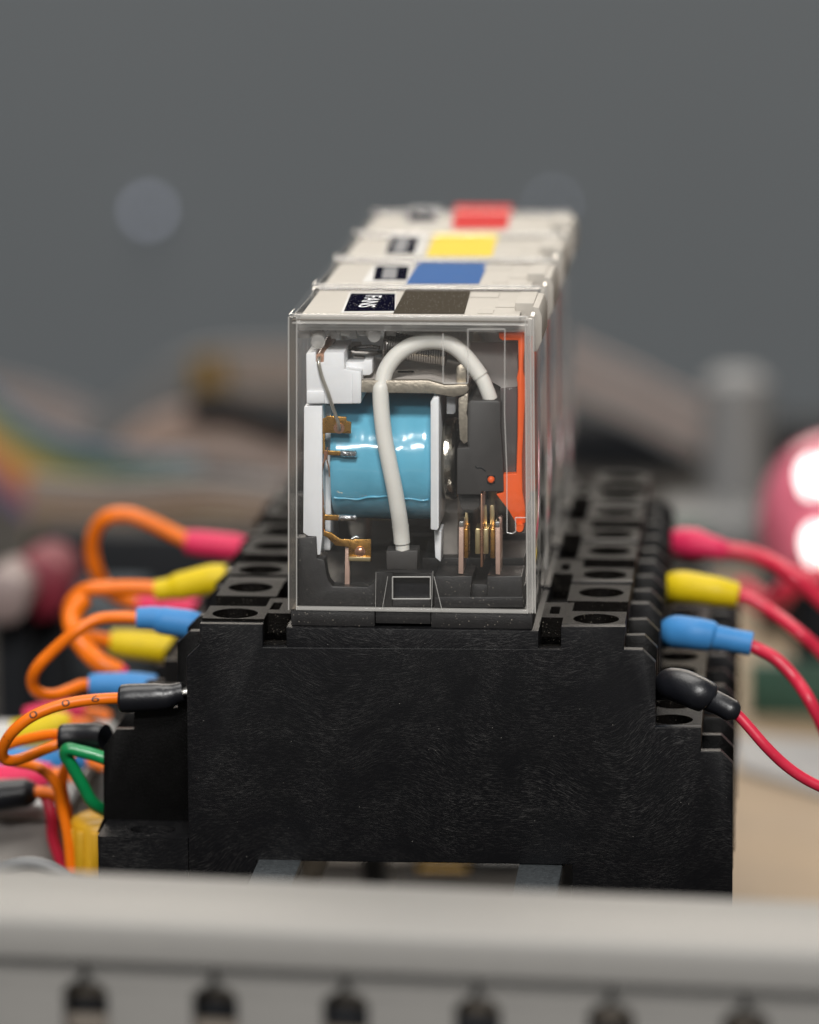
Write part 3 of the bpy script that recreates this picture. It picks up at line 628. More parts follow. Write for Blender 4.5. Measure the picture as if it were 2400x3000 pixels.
    prismo('contact_spring', 'copper', r, ins([(1128, 628), (1138, 628), (1139, 1038), (1127, 1038)], ysp), ysp, ysp+4.5, bevel=0.03)
    for (a, b_, e, mat, yq) in ((1034, 1058, 0, 'brass', 0.5), (1096, 1126, 1, 'gold', 0.3), (1142, 1172, 1, 'gold', 0.3), (1182, 1208, 0, 'brass', 0.5)):
        p0 = c2(a, 822, ysp+yq); p1 = c2(b_, 822, ysp+yq); zz0 = c2(a, 965 if e else 990, ysp+yq).z
        boxo('contact_button', mat, r, p0.x, p1.x, ysp+yq, ysp+yq+3.2, zz0, p0.z, bevel=0.12)
    for (a, b_) in ((1040, 1056), (1146, 1162), (1180, 1204)):
        prismo('contact_tongue', 'gold', r, ins([(a, 690 if a > 1100 else 732), (b_, 692 if a > 1100 else 735), (b_+2, 830), (a, 830)], ysp+3), ysp+3, ysp+3.5, bevel=0.03)
    # --- orange test lever
    yo = 2.2
    ol = [c1(1230, 796, yo), c1(1362, 794, yo), c1(1374, 804, yo), c1(1376, 880, yo), c1(1368, 950, yo), c1(1366, 1010, yo), c1(1378, 1050, yo), c1(1382, 1110, yo),
          c2(1372, 200, yo), c2(1360, 420, yo), c2(1362, 610, yo), c2(1378, 700, yo), c2(1380, 790, yo), c2(1330, 800, yo), c2(1290, 730, yo), c2(1262, 690, yo), c2(1214, 628, yo), c2(1256, 618, yo), c2(1254, 516, yo), c2(1328, 514, yo),
          c2(1334, 300, yo), c2(1336, 60, yo), c1(1334, 1075, yo), c1(1330, 1050, yo), c1(1340, 1000, yo), c1(1338, 838, yo), c1(1250, 838, yo), c1(1232, 826, yo)]
    lv = prismo('test_lever', 'orange', r, ol, yo, yo+2.2, bevel=0.12)
    prismo('lever_web', 'orange', lv, [c1(1345, 850, yo+2.2), c1(1372, 850, yo+2.2), c1(1364, 1010, yo+2.2), c1(1378, 1110, yo+2.2), c2(1358, 420, yo+2.2), c2(1360, 610, yo+2.2), c2(1374, 740, yo+2.2), c2(1345, 740, yo+2.2)], yo+2.21, yo+13)  # deep slab added to give the orange reflection beside the stem
    c = c2(1346, 820, 1.2); bm = B(); add_lathe(bm, [(3.2, 0.46), (0.0, 0.46), (-0.08, 0.40)], (c.x, 1.2, c.z), 'y', 24); obj('pivot_pin', bm, 'orange', lv)
    prismo('smoked_shield', 'plum', r, [c1(1240, 1110, 3.4), c1(1336, 1100, 3.4), c2(1332, 512, 3.4), c2(1262, 512, 3.4), c2(1244, 300, 3.4), c2(1238, 110, 3.4)], 3.4, 4.0, bevel=0.05)
    prismo('rear_shield', 'pale_shield', r, [c1(1070, 850, 9), c1(1336, 850, 9), c1(1336, 1130, 9), c2(1336, 515, 9), c2(1240, 515, 9), c1(1240, 1100, 9), c1(1070, 1000, 9)], 9, 9.6, bevel=0.05)  # pale plate added for the light seen through the relay
    # --- spring
    s0 = c1(575, 862, 6.5); s1 = c1(935, 905, 6.5); n = 26; pts = []
    s0 += Vector((0.2, 0, 0))
    ax = (s1-s0); uu = Vector((0, 1, 0)); vv = ax.normalized().cross(uu)
    for i in range(n*14+1):
        t = i/(n*14); a = 2*PI*i/14
        pts.append(s0+ax*t+(uu*math.cos(a)+vv*math.sin(a))*1.42)
    bm = B(); add_tube(bm, pts, 0.175, 6); obj('coil_spring', bm, 'steel', r)
    bm = B(); add_tube(bm, spline([c1(575, 905, 6.5), c1(500, 908, 6), c1(420, 905, 6), c1(400, 893, 6.2), c1(430, 880, 7.4), c1(500, 872, 7.6), c1(560, 880, 7.2)], 6), 0.24, 8); obj('spring_hook', bm, 'steel', r)
    prismo('hook_post', 'yoke', r, ic([(400, 850), (455, 850), (462, 880), (425, 905), (400, 880)], 8), 8, 8.8, bevel=0.08)
    prismo('hook_post', 'yoke', r, ic([(415, 925), (472, 930), (472, 968), (400, 968)], 6.8), 6.8, 8, bevel=0.08)
    # --- white insulated lead arching over the coil
    tp = [(686, 900), (680, 830), (668, 740), (648, 620), (622, 490), (598, 370), (582, 270), (570, 150), (566, 40)]
    pts = [c2(a, b_, 0) for a, b_ in tp]; deps = [3.6, 3.4, 2.9, 2.4, 2.1, 2.0, 2.0, 2.1, 2.3]
    P3 = [c2(a, b_, d) for (a, b_), d in zip(tp, deps)]
    P3 += [c1(a, b_, d) for a, b_, d in ((574, 1090, 2.6), (596, 1006, 3.0), (648, 930, 3.3), (720, 876, 3.5), (800, 848, 3.6), (880, 843, 3.6), (950, 858, 3.5), (1020, 905, 3.5), (1085, 980, 3.4), (1128, 1040, 3.3))]
    rt = 0.93
    bm = B(); sp = spline(P3, 6); add_tube(bm, sp, rt, 24); obj('insulated_lead', bm, 'tube', r)
    bm = B(); add_tube(bm, spline([c2(690, 940, 3.7), c2(687, 900, 3.65), c2(682, 850, 3.5), c2(677, 808, 3.4)], 5), [0.80]*15+[0.98], 24); obj('lead_sleeve', bm, 'tube', r)
    bm = B(); add_tube(bm, spline([c1(1112, 1020, 3.4), c1(1140, 1062, 3.3), c1(1164, 1118, 3.2), c1(1184, 1172, 3.2)], 5), [1.0]+[0.84]*14+[0.80], 24); obj('lead_sleeve', bm, 'tube', r)
    prismo('lead_socket', 'block', r, ins([(596, 948), (775, 944), (770, 1062), (600, 1062)], 2.9), 2.9, 6.0, bevel=0.12)
    # --- cream top plate and labels
    zp = H-0.35
    bm = B(); add_box(bm, -12.45, 11.9, 0.85, 21.5, zp-0.7, zp); cp = obj('top_plate', bm, 'cream', r, bevel=0.08)
    for (u0, v0, u1, v1) in ((1078, 570, 1225, 600), (1120, 668, 1195, 690), (1230, 612, 1335, 655)):
        a = WZ(820+u0/1.916667, 560+v0/1.916667, zp); c = WZ(820+u1/1.916667, 560+v1/1.916667, zp)
        boxo('raised_pad', 'cream', cp, a.x, c.x, min(a.y, c.y), max(a.y, c.y), zp-0.02, zp+0.10, bevel=0.03)
    fl = B(); add_box(fl, 11.2, 13.3, 6.4, 15.6, H-3.2, H+0.55); fp = obj('locking_tab', fl, 'cream', r, bevel=0.12)
    fl = B(); add_prism(fl, [(13.3, H+0.45), (14.0, H+0.35), (14.35, H-0.6), (14.35, H-3.4), (13.8, H-4.6), (13.3, H-4.6)], 4.2, 15.4); obj('locking_tab', fl, 'cream', r, bevel=0.08)
    # --- clear cover
    cv = B(); dr = 0.3; t = 0.95
    def shell(x0b, x1b, x0t, x1t, y0b, y1b, zb_, zt_):
        lo = [cv.verts.new(v) for v in ((x0b, y0b, zb_), (x1b, y0b, zb_), (x1b, y1b, zb_), (x0b, y1b, zb_))]
        hi = [cv.verts.new(v) for v in ((x0t, y0b, zt_), (x1t, y0b, zt_), (x1t, y1b, zt_), (x0t, y1b, zt_))]
        for i in range(4): cv.faces.new((lo[i], lo[(i+1) % 4], hi[(i+1) % 4], hi[i]))
        return lo, hi
    lo, hi = shell(-14, 14, -14+dr, 14-dr, 0, 22.6, 0, H)
    l2, h2 = shell(-14+t, 14-t, -14+dr+t, 14-dr-t, t, 22.6-t, 0.0, H-1.6)
    for i in range(4): cv.faces.new((lo[i], lo[(i+1) % 4], l2[(i+1) % 4], l2[i]))
    cv.faces.new(h2)
    # sunk top: rim all round the plate
    r1 = [cv.verts.new(v) for v in ((-13.0, 0.6, H), (12.9, 0.6, H), (12.9, 22.0, H), (-13.0, 22.0, H))]
    r0 = [cv.verts.new(v) for v in ((-12.9, 0.7, H-1.15), (12.8, 0.7, H-1.15), (12.8, 21.9, H-1.15), (-12.9, 21.9, H-1.15))]
    for i in range(4):
        cv.faces.new((hi[i], hi[(i+1) % 4], r1[(i+1) % 4], r1[i])); cv.faces.new((r1[i], r1[(i+1) % 4], r0[(i+1) % 4], r0[i]))
    cv.faces.new(r0)
    cover = obj('clear_cover', cv, 'clear', r, bevel=0.26)
    # solid cover edges seen end on; tint, haze and pale lines paint refraction, glints
    e = 0.86
    for sx_, xb_, xt_ in ((-1, -13.93, -13.93+dr), (1, 13.93, 13.93-dr)):
        bm = B(); xs = sorted((0, -sx_*e))
        a = [bm.verts.new((xb_+xs[i], yy, 0.12)) for i, yy in ((0, 0.06), (1, 0.06), (1, 0.9), (0, 0.9))]
        c_ = [bm.verts.new((xt_+xs[i], yy, H-0.3)) for i, yy in ((0, 0.06), (1, 0.06), (1, 0.9), (0, 0.9))]
        bm.faces.new(a); bm.faces.new(c_)
        for i in range(4): bm.faces.new((a[i], a[(i+1) % 4], c_[(i+1) % 4], c_[i]))
        obj('cover_edge', bm, 'post' if sx_ < 0 else 'side_post', cover, bevel=0.1)
        for off_, wr in ((0.02, 0.085), (-sx_*(e+0.06), 0.075)) if sx_ < 0 else ((0.0, 0.07), (-0.33, 0.06), (-e-0.04, 0.10)):
            bm = B(); add_tube(bm, [Vector((xb_+off_, 0.0, 0.1)), Vector((xt_+off_, 0.0, H-0.35))], wr, 8); obj('cover_bead', bm, 'ridge', cover)  # pale tube painted as the bright line along the edge
    bm = B(); add_box(bm, -12.9, 12.7, 0.04, 0.58, H-0.95, H-0.05); obj('cover_edge', bm, 'side_post', cover, bevel=0.12)
    for zz_, wr, mm in ((H-0.08, 0.09, 'ridge'), (H-0.62, 0.09, 'olive_block'), (H-1.0, 0.10, 'ridge')):
        bm = B(); add_tube(bm, [Vector((-13.2, 0.02, zz_)), Vector((13.0, 0.02, zz_))], wr, 8); obj('cover_bead', bm, mm, cover)  # rim lines painted in too, the middle one brown
    bm = B(); add_box(bm, -12.9, 12.6, 1.3, 4.5, H-2.0, H-1.25); obj('cover_edge', bm, 'frost', cover, bevel=0.1)
    bm = B(); add_box(bm, -13.1, 13.1, 0.03, 0.80, 0.06, 0.42); obj('cover_edge', bm, 'ridge', cover, bevel=0.05)
    # rippled moulding under the top
    bm = B()
    for k in range(16):
        px = 140+k*34+random.uniform(-8, 8); c = c1(px, 790+random.uniform(-14, 18), 2.2+random.random()*5)
        add_box(bm, c.x-random.uniform(0.25, 0.9), c.x+random.uniform(0.3, 0.9), c.y-0.3, c.y+random.uniform(0.3, 0.8), c.z-random.uniform(0.2, 0.6), c.z+random.uniform(0.2, 0.6))
    for v in bm.verts: v.co += Vector((random.uniform(-.18, .18), random.uniform(-.18, .18), random.uniform(-.18, .18)))
    obj('moulded_ribs', bm, 'frost', cover, bevel=0.1)
    bm = B(); add_cyl(bm, c1(530, 812, 2.2), c1(530, 812, 4.0), 0.75, 24); add_cyl(bm, c1(215, 850, 1.4), c1(215, 800, 5), 0.8, 20); obj('moulded_ribs', bm, 'frost', cover, bevel=0.08)
    # fine raised lines moulded on the front face
    def line(pts, w=0.09, closed=False):
        bm = B(); pp = [p for p in pts]
        if closed: pp.append(pts[0])
        for i in range(len(pp)-1):
            a, c_ = pp[i], pp[i+1]; add_tube(bm, [a, c_], w, 6)
        obj('moulded_line', bm, 'ridge', cover)
    yl = -0.01
    line([c1(917, 800, yl), c1(917, 1078, yl), c1(1056, 1078, yl)], 0.075); line([c1(1056, 1076, yl), c1(1056, 775, yl), c1(1264, 775, yl), c1(1262, 1250, yl), c2(1275, 500, yl), c2(1276, 845, yl), c2(1305, 850, yl), c2(1325, 838, yl), c2(1323, 760, yl), c2(1386, 760, yl)], 0.07)
    line([c2(633, 1093, yl), c2(846, 1093, yl), c2(846, 1216, yl), c2(633, 1216, yl)], 0.085, True)
    line([c2(606, 1090, yl), c2(576, 1272, yl)], 0.035); line([c2(866, 1090, yl), c2(912, 1286, yl)], 0.05)
    line([c2(540, 1066, yl), c2(538, 1262, yl)], 0.03); line([c2(860, 1060, yl), c2(852, 1272, yl)], 0.03)
    return r, cp
rel, plate = build_relay()
REL_LAB = ['clear relay nearest the camera with a blue coil and a FANS label on top',
           'clear relay second from the front with a blue square sticker on top',
           'clear relay third from the front with a yellow square sticker on top',
           'clear relay at the back of the row with a red square sticker on top']
rels = [rel]
for k in (1, 2, 3):
    c = copy_tree(rel); c.location.y += PITCH_Y*k; rels.append(c)
for k, c in enumerate(rels): c['label'] = REL_LAB[k]; c['group'] = 'clear relays plugged in a row'
# stickers lie on the top plates: parts of each relay (never of the copies)
zp = H-0.35
def stick(k, name, mat, quad, dz, label=None):
    rr = rels[k]; bm = B()
    vs = [WZ(820+a/1.916667, 560+b_/1.916667, zp+dz) for a, b_ in quad]
    add_prism_z(bm, [(v.x, v.y) for v in vs], zp+dz-0.03, zp+dz)
    return obj(name, bm, mat, rr, smooth=False, label=label)
stick(0, 'white_label', 'stk_white', [(392, 568), (656, 570), (648, 682), (344, 682)], 0.05)
stick(0, 'black_label', 'stk_black', [(400, 573), (648, 575), (645, 671), (360, 673)], 0.09)
stick(0, 'colour_label', 'stk_brown', [(702, 559), (1072, 561), (1036, 688), (636, 686)], 0.07, 'dark brown square sticker')
stick(1, 'white_label', 'stk_white', [(536, 408), (742, 408), (720, 506), (462, 510)], 0.05)
stick(1, 'black_label', 'stk_black', [(540, 418), (728, 420), (712, 497), (524, 497)], 0.09)
stick(1, 'colour_label', 'stk_blue', [(778, 399), (1172, 404), (1118, 520), (708, 520)], 0.07, 'blue square sticker')
stick(1, 'label_print', 'ink_grey', [(586, 428), (662, 428), (652, 490), (570, 490)], 0.11)
stick(2, 'white_label', 'stk_white', [(622, 243), (820, 243), (790, 356), (588, 356)], 0.05)
stick(2, 'black_label', 'stk_black', [(628, 250), (786, 250), (755, 350), (594, 350)], 0.09)
stick(2, 'colour_label', 'stk_yellow', [(872, 230), (1228, 230), (1192, 366), (820, 366)], 0.07, 'yellow square sticker')
stick(2, 'label_print', 'ink_grey', [(660, 258), (735, 258), (705, 342), (630, 342)], 0.11)
stick(3, 'white_label', 'stk_white', [(740, 94), (900, 94), (872, 178), (700, 178)], 0.05)
stick(3, 'black_label', 'stk_black', [(724, 112), (886, 112), (872, 168), (710, 168)], 0.09)
stick(3, 'label_print', 'ink_grey', [(735, 97), (888, 97), (886, 110), (731, 110)], 0.09)
stick(3, 'colour_label', 'stk_red', [(984, 78), (1306, 80), (1276, 212), (966, 214)], 0.07, 'red square sticker')
me = text_mesh('FANS', 4.4); me.materials.append(M['ink_white'])
o = bpy.data.objects.new('label_print', me); COL.objects.link(o); o.parent = rels[0]
c = WZ(820+502/1.916667, 560+618/1.916667, zp+0.12)
o.location = c-rels[0].location; o.rotation_euler = (0, 0, -PI/2); o.scale = (0.92, 0.62, 1)

# ------------------------------------------------------------------ jumper wires
def sleeve(name, mat, parent, pts, rads, flats=None, seg=20):
    bm = B(); sub = 6; sp = spline(pts, sub); n = len(pts)
    def it(a):
        out = []
        for i in range(n-1):
            for k in range(sub): t = k/sub; t = t*t*(3-2*t); out.append(a[i]+(a[i+1]-a[i])*t)
        out.append(a[-1]); return out
    add_tube(bm, sp, it(rads), seg, flat=it(flats) if flats else 1.0)
    return obj(name, bm, mat, parent)
def wire(name, mat, parent, pts, r=0.66, seg=14):
    bm = B(); add_tube(bm, spline(pts, 8), r, seg); return obj(name, bm, mat, parent)
def jumper(label, wmat, smat, start, path, end, r=0.66, tip=None, group=None, cat='wire', bare=True):
    """start/end: sleeves as lists of (x, y, depth, radius, flat) from terminal to wire"""
    p0 = D(*start[0][:3]); t = thing('jumper_wire' if end else 'wire', label, cat, p0, group)
    wire('insulation', wmat, t, [D(*p) for p in path], r)
    for s_ in (start, end):
        if not s_: continue
        sleeve('shrink_sleeve', smat, t, [D(*q[:3]) for q in s_], [q[3] for q in s_], [q[4] for q in s_])
        if bare and s_ is start:
            a = D(*s_[0][:3]); d = (a-D(*s_[1][:3])).normalized()
            bm = B(); add_tube(bm, [a-d*1.5, a+d*3.5], [s_[0][3]*0.8, 1.2], 12, flat=0.45); obj('spade_terminal', bm, 'tinned', t)
    return t
ty = lambda k: PITCH_Y*k
G1 = 'orange jumper wires looping from the left side of the sockets'
jumper('orange wire printed with digits, black sleeve, looping out at the left beside the front socket', 'w_orange', 'sh_black',
       [(387, 1457, 4.5, 1.15, 1.0), (372, 1460, 4.5, 1.2, 1.0), (350, 1467, 4.5, 1.5, 1.0), (325, 1468, 4.5, 1.62, 1.0), (275, 1470, 4.5, 1.66, 1.0), (258, 1471, 4.5, 1.62, 1.0), (251, 1471, 4.5, 1.35, 1.0)],
       [(262, 1470, 4.5), (230, 1471, 4), (190, 1474, 3.5), (150, 1480, 3), (105, 1492, 2.5), (62, 1512, 2), (28, 1540, 2), (8, 1570, 3), (6, 1592, 4), (22, 1602, 5), (55, 1594, 8), (95, 1578, 11), (135, 1562, 12)],
       [(222, 1553, 11, 1.7, 0.9), (200, 1552, 11.5, 1.8, 0.95), (165, 1552, 12, 1.75, 0.95), (135, 1553, 12, 1.7, 0.95), (125, 1553, 12, 1.55, 0.9)], 0.66, group=G1)
jumper('orange jumper wire with blue sleeves looping at the left of the second socket', 'w_orange', 'sh_blue',
       [(420, 1318, ty(1)+5, 1.5, 1), (395, 1314, ty(1)+5, 1.75, 1), (345, 1307, ty(1)+5, 1.7, 1), (325, 1302, ty(1)+5, 1.45, 1), (290, 1302, ty(1)+5, 1.35, 1)],
       [(300, 1302, ty(1)+5), (255, 1300, ty(1)+5), (205, 1305, ty(1)+5), (160, 1330, ty(1)+4), (115, 1368, ty(1)+4), (80, 1404, ty(1)+4), (68, 1434, ty(1)+5), (80, 1458, ty(1)+6), (115, 1464, ty(1)+8), (150, 1452, ty(1)+10), (172, 1443, ty(1)+11), (200, 1443, ty(1)+12)],
       [(330, 1446, ty(1)+12, 1.5, 1), (280, 1444, ty(1)+12, 1.7, 1), (220, 1442, ty(1)+12, 1.5, 1), (190, 1442, ty(1)+12, 1.35, 1)], 0.75, group=G1)
jumper('orange jumper wire with yellow sleeves looping at the left of the third socket', 'w_orange', 'sh_yellow',
       [(480, 1212, ty(2)+5, 1.5, 1), (445, 1220, ty(2)+5, 1.9, 1), (385, 1233, ty(2)+5, 1.75, 1), (355, 1240, ty(2)+5, 1.4, 1), (328, 1243, ty(2)+5, 1.3, 1)],
       [(345, 1242, ty(2)+5), (300, 1238, ty(2)+5), (240, 1238, ty(2)+5), (180, 1244, ty(2)+5), (148, 1275, ty(2)+6), (150, 1315, ty(2)+8), (180, 1340, ty(2)+10), (215, 1348, ty(2)+11), (245, 1353, ty(2)+12)],
       [(390, 1366, ty(2)+12, 1.5, 1), (345, 1362, ty(2)+12, 2.0, 1), (280, 1356, ty(2)+12, 1.9, 1), (235, 1352, ty(2)+12, 1.7, 1)], 0.98, group=G1)
jumper('orange jumper wire with pink sleeves making the tall loop left of the back socket', 'w_orange', 'sh_pink',
       [(520, 1156, ty(3)+5, 1.5, 1), (490, 1152, ty(3)+5, 1.75, 1), (430, 1145, ty(3)+5, 1.7, 1), (392, 1140, ty(3)+5, 1.5, 1)],
       [(405, 1142, ty(3)+5), (365, 1124, ty(3)+5), (320, 1102, ty(3)+5), (270, 1084, ty(3)+5), (225, 1090, ty(3)+5), (200, 1120, ty(3)+6), (194, 1160, ty(3)+7), (204, 1205, ty(3)+8), (225, 1240, ty(3)+10), (260, 1262, ty(3)+12), (300, 1273, ty(3)+13)],
       [(420, 1282, ty(3)+13, 1.5, 1), (380, 1280, ty(3)+13, 1.6, 1), (330, 1275, ty(3)+13, 1.5, 1), (290, 1272, ty(3)+13, 1.3, 1)], 1.0, group=G1)
# extra orange strand passing in front of the pair
t = thing('wire', 'short thick orange wire end crossing between the yellow and blue sleeves', 'wire', D(262, 1425, ty(2)))
wire('insulation', 'w_orange', t, [D(175, 1262, ty(2)), D(152, 1300, ty(2)-2), D(160, 1336, ty(2)-4), D(185, 1372, ty(2)-5), D(215, 1398, ty(2)-6), D(252, 1416, ty(2)-6)], 1.25)
bm = B(); add_tube(bm, [D(246, 1414, ty(2)-6), D(264, 1422, ty(2)-6)], [1.2, 1.0], 14); obj('cut_end', bm, 'sh_pink', t)
# digits printed on the front orange wire
wt = rels and [o_ for o_ in bpy.data.objects if o_.name == 'jumper_wire'][0]
FULL = [(262, 1470, 4.5), (230, 1471, 4), (190, 1474, 3.5), (150, 1480, 3), (105, 1492, 2.5), (62, 1512, 2), (28, 1540, 2), (8, 1570, 3), (6, 1592, 4), (22, 1602, 5), (55, 1594, 8), (95, 1578, 11), (135, 1562, 12)]
spw = spline([D(*p) for p in FULL], 8)
for ch, k in zip('1006', (51, 38, 26, 14)):
    me = text_mesh(ch, 1.3); me.materials.append(M['ink_black'])
    tdir = (spw[k-1]-spw[k+1]).normalized(); cdir = (CAM-spw[k]).normalized(); n_ = (cdir-tdir*cdir.dot(tdir)).normalized(); up_ = n_.cross(tdir)
    rw = 0.69
    for v in me.vertices:                             # bend the flat digit round the wire
        th = v.co.y*0.9/rw+0.12; u = v.co.x*(1.7 if ch != '1' else 1.3)
        v.co = tdir*u+n_*(math.cos(th)*rw)+up_*(math.sin(th)*rw)
    o = bpy.data.objects.new('printed_digit', me); COL.objects.link(o); o.parent = wt
    o.location = spw[k]-wt.location

G2 = 'red wires plugged into the right side of the sockets'
def rw_(label, smat, start, path, r, red='w_red'):
    jumper(label, red, smat, start, path, None, r, group=G2)
rw_('red wire with black shrink sleeve at the right of the front socket', 'sh_black',
    [(1383, 1457, 8, 1.0, 1), (1398, 1448, 6, 1.35, 1), (1415, 1441, 4, 1.9, 1), (1440, 1447, 3, 2.0, 1), (1470, 1460, 2, 1.95, 1), (1488, 1468, 2, 1.85, 1), (1497, 1474, 2, 1.35, 1), (1515, 1482, 1.5, 1.28, 1), (1540, 1496, 1, 1.3, 1), (1545, 1499, 1, 1.05, 1)],
    [(1530, 1491, 1), (1552, 1504, 1), (1580, 1534, 0.5), (1612, 1571, 0), (1650, 1608, 0), (1690, 1637, 0), (1735, 1660, 0), (1790, 1682, 0)], 0.62)
rw_('red wire with blue shrink sleeve at the right of the second socket', 'sh_blue',
    [(1398, 1348, ty(1)+7, 1.1, 1), (1408, 1335, ty(1)+6, 1.7, 1), (1425, 1331, ty(1)+5, 2.0, 1), (1460, 1334, ty(1)+4, 1.95, 1), (1495, 1339, ty(1)+4, 1.85, 1), (1507, 1342, ty(1)+4, 1.5, 1), (1545, 1349, ty(1)+4, 1.42, 1), (1582, 1356, ty(1)+4, 1.45, 1)],
    [(1565, 1355, ty(1)+4), (1595, 1366, ty(1)+4), (1635, 1388, ty(1)+3), (1675, 1430, ty(1)+2), (1705, 1475, ty(1)), (1735, 1535, ty(1)), (1760, 1600, ty(1))], 0.78)
rw_('red wire with yellow shrink sleeve at the right of the third socket', 'sh_yellow',
    [(1402, 1262, ty(2)+7, 1.2, 1), (1415, 1240, ty(2)+6, 1.9, 1), (1440, 1236, ty(2)+5, 2.0, 1), (1500, 1244, ty(2)+4, 1.85, 1), (1545, 1252, ty(2)+4, 1.6, 1), (1555, 1254, ty(2)+4, 1.3, 1)],
    [(1540, 1251, ty(2)+4), (1580, 1262, ty(2)+4), (1630, 1292, ty(2)+3), (1680, 1330, ty(2)), (1720, 1365, ty(2)), (1770, 1420, ty(2))], 0.85)
rw_('red wire with pink red shrink sleeve at the right of the back socket', 'sh_pink',
    [(1418, 1150, ty(3)+7, 1.3, 1), (1435, 1144, ty(3)+6, 2.0, 1), (1460, 1145, ty(3)+5, 2.0, 1), (1500, 1153, ty(3)+4, 1.5, 1), (1530, 1160, ty(3)+4, 1.2, 1)],
    [(1515, 1157, ty(3)+4), (1570, 1164, ty(3)+4), (1620, 1182, ty(3)+3), (1670, 1213, ty(3)), (1720, 1256, ty(3)), (1780, 1310, ty(3))], 1.1)

# lower wires, left
def lw(label, mat, pts, r, name='wire', cat='wire'):
    t = thing(name, label, cat, D(*pts[0])); wire('insulation', mat, t, [D(*p) for p in pts], r); return t
lw('orange wire running from the lower black sleeve and hanging down beside the yellow standoff', 'w_orange', [(135, 1545, 12), (95, 1548, 13), (50, 1558, 14), (10, 1572, 15), (-8, 1590, 16), (30, 1604, 16), (80, 1616, 15), (118, 1650, 15), (130, 1700, 16), (142, 1760, 16), (150, 1840, 16)], 0.62)
lw('second orange wire hanging behind the black sleeve down to the duct', 'w_orange', [(150, 1590, 20), (132, 1640, 22), (140, 1700, 22), (158, 1770, 24), (182, 1850, 24)], 0.62)
lw('dark red wire hanging down at the lower left toward the duct', 'w_red', [(-30, 1650, 26), (40, 1656, 26), (90, 1672, 25), (108, 1712, 24), (112, 1765, 24), (128, 1815, 24), (142, 1870, 24)], 0.75)
t = thing('wire', 'green wire bent in a sharp fold beside the lower left of the front socket', 'wire', D(225, 1598, 9))
wire('insulation', 'w_green', t, [D(228, 1600, 9), D(200, 1590, 9), (D(165, 1581, 9)), D(143, 1577, 9), D(138, 1590, 9.5), D(150, 1610, 10), D(175, 1655, 11), D(195, 1690, 12), D(222, 1708, 14)], 0.75)
for (lab, mat, pts) in (
    ('pink shrink sleeve lying behind the printed orange wire at the left', 'sh_pink', [(60, 1520, 60), (95, 1512, 60), (140, 1503, 60), (180, 1500, 60)]),
    ('yellow shrink sleeve below the printed orange wire at the left edge', 'sh_yellow', [(30, 1548, 50), (80, 1538, 50), (120, 1527, 50), (150, 1522, 50)]),
    ('pale blue shrink sleeve under the orange loop at the left edge', 'sh_blue', [(-30, 1612, 40), (20, 1606, 40), (90, 1606, 40), (170, 1604, 44)]),
    ('pink shrink sleeve at the lower left edge above the black sleeve', 'sh_pink', [(-30, 1648, 36), (20, 1640, 36), (70, 1632, 36), (110, 1628, 36)]),
    ('black shrink sleeve at the lower left edge of the picture', 'sh_black', [(-40, 1682, 24), (0, 1676, 24), (50, 1670, 24), (75, 1668, 24)])):
    t = thing('shrink_sleeve', lab, 'cable sleeve', D(*pts[0]))
    sleeve('sleeve', mat, t, [D(*p) for p in pts], [1.9, 1.95, 1.8, 1.2])
    wire('insulation', 'w_orange', t, [D(*pts[-2]), D(*pts[-1]), D(pts[-1][0]+30, pts[-1][1]+2, pts[-1][2]), D(pts[-1][0]+50, pts[-1][1]+12, pts[-1][2])], 0.7)

# yellow standoff
c = D(205, 1765, 16); zt_ = D(190, 1722, 16).z
st = thing('standoff', 'yellow ribbed plastic standoff beside the lower left of the front socket', 'standoff', (c.x, 18, -64))
bm = B()
z0_ = -63.9
add_lathe(bm, [(0, 3.6), (2.2, 3.6), (2.3, 3.0), (zt_-z0_-7.5, 3.0), (zt_-z0_-7.2, 3.6), (zt_-z0_-1.2, 3.6), (zt_-z0_-0.5, 3.2), (zt_-z0_, 2.2)], (c.x, 18, z0_), 'z', 40); obj('post', bm, 'std_yellow', st)
bm = B()
for k in range(12):
    a = 2*PI*k/12; add_box(bm, c.x+math.cos(a)*3.6-0.4, c.x+math.cos(a)*3.6+0.4, 18+math.sin(a)*3.6-0.4, 18+math.sin(a)*3.6+0.4, zt_-6.8, zt_-1.4)
obj('grip', bm, 'std_yellow', st, bevel=0.1)

# ------------------------------------------------------------------ slotted cable duct in front
a0 = W(0, 2689, -84); a1 = WZ(2400, 2791, a0.z)
dirx = Vector((a1.x-a0.x, a1.y-a0.y, 0)).normalized(); ang = math.atan2(dirx.y, dirx.x)
bk = WZ(0, 2546, a0.z+0.0)
nrm = Vector((-dirx.y, dirx.x, 0)); depth_ = (bk-a0).dot(nrm)
du = thing('cable_duct', 'light grey slotted cable duct with its lid crossing in front of the relays', 'cable duct', (a0.x, a0.y, -64.0))
du.rotation_euler = (0, 0, ang)
zl = a0.z
def loc(px, py, yl_=0.0):
    """point of the duct's own front plane (offset yl_ behind the lid face) in duct coordinates"""
    d = ray(px, py); o_ = Vector((a0.x, a0.y, 0))+nrm*yl_
    t = (o_-Vector((CAM.x, CAM.y, 0))).dot(nrm)/d.dot(nrm); p = CAM+d*t
    q = p-Vector((a0.x, a0.y, 0)); return (q.dot(dirx), q.z+64.0)
def dobj(name, bm, mat, bevel, parent=None, **kw):
    o = obj(name, bm, mat, None, bevel=bevel, **kw); o.parent = parent or du; return o
lidh = loc(0, 2689)[1]-loc(0, 2806)[1]
zl_ = a0.z+64.0
x0d, x1d = -70.0, 150.0
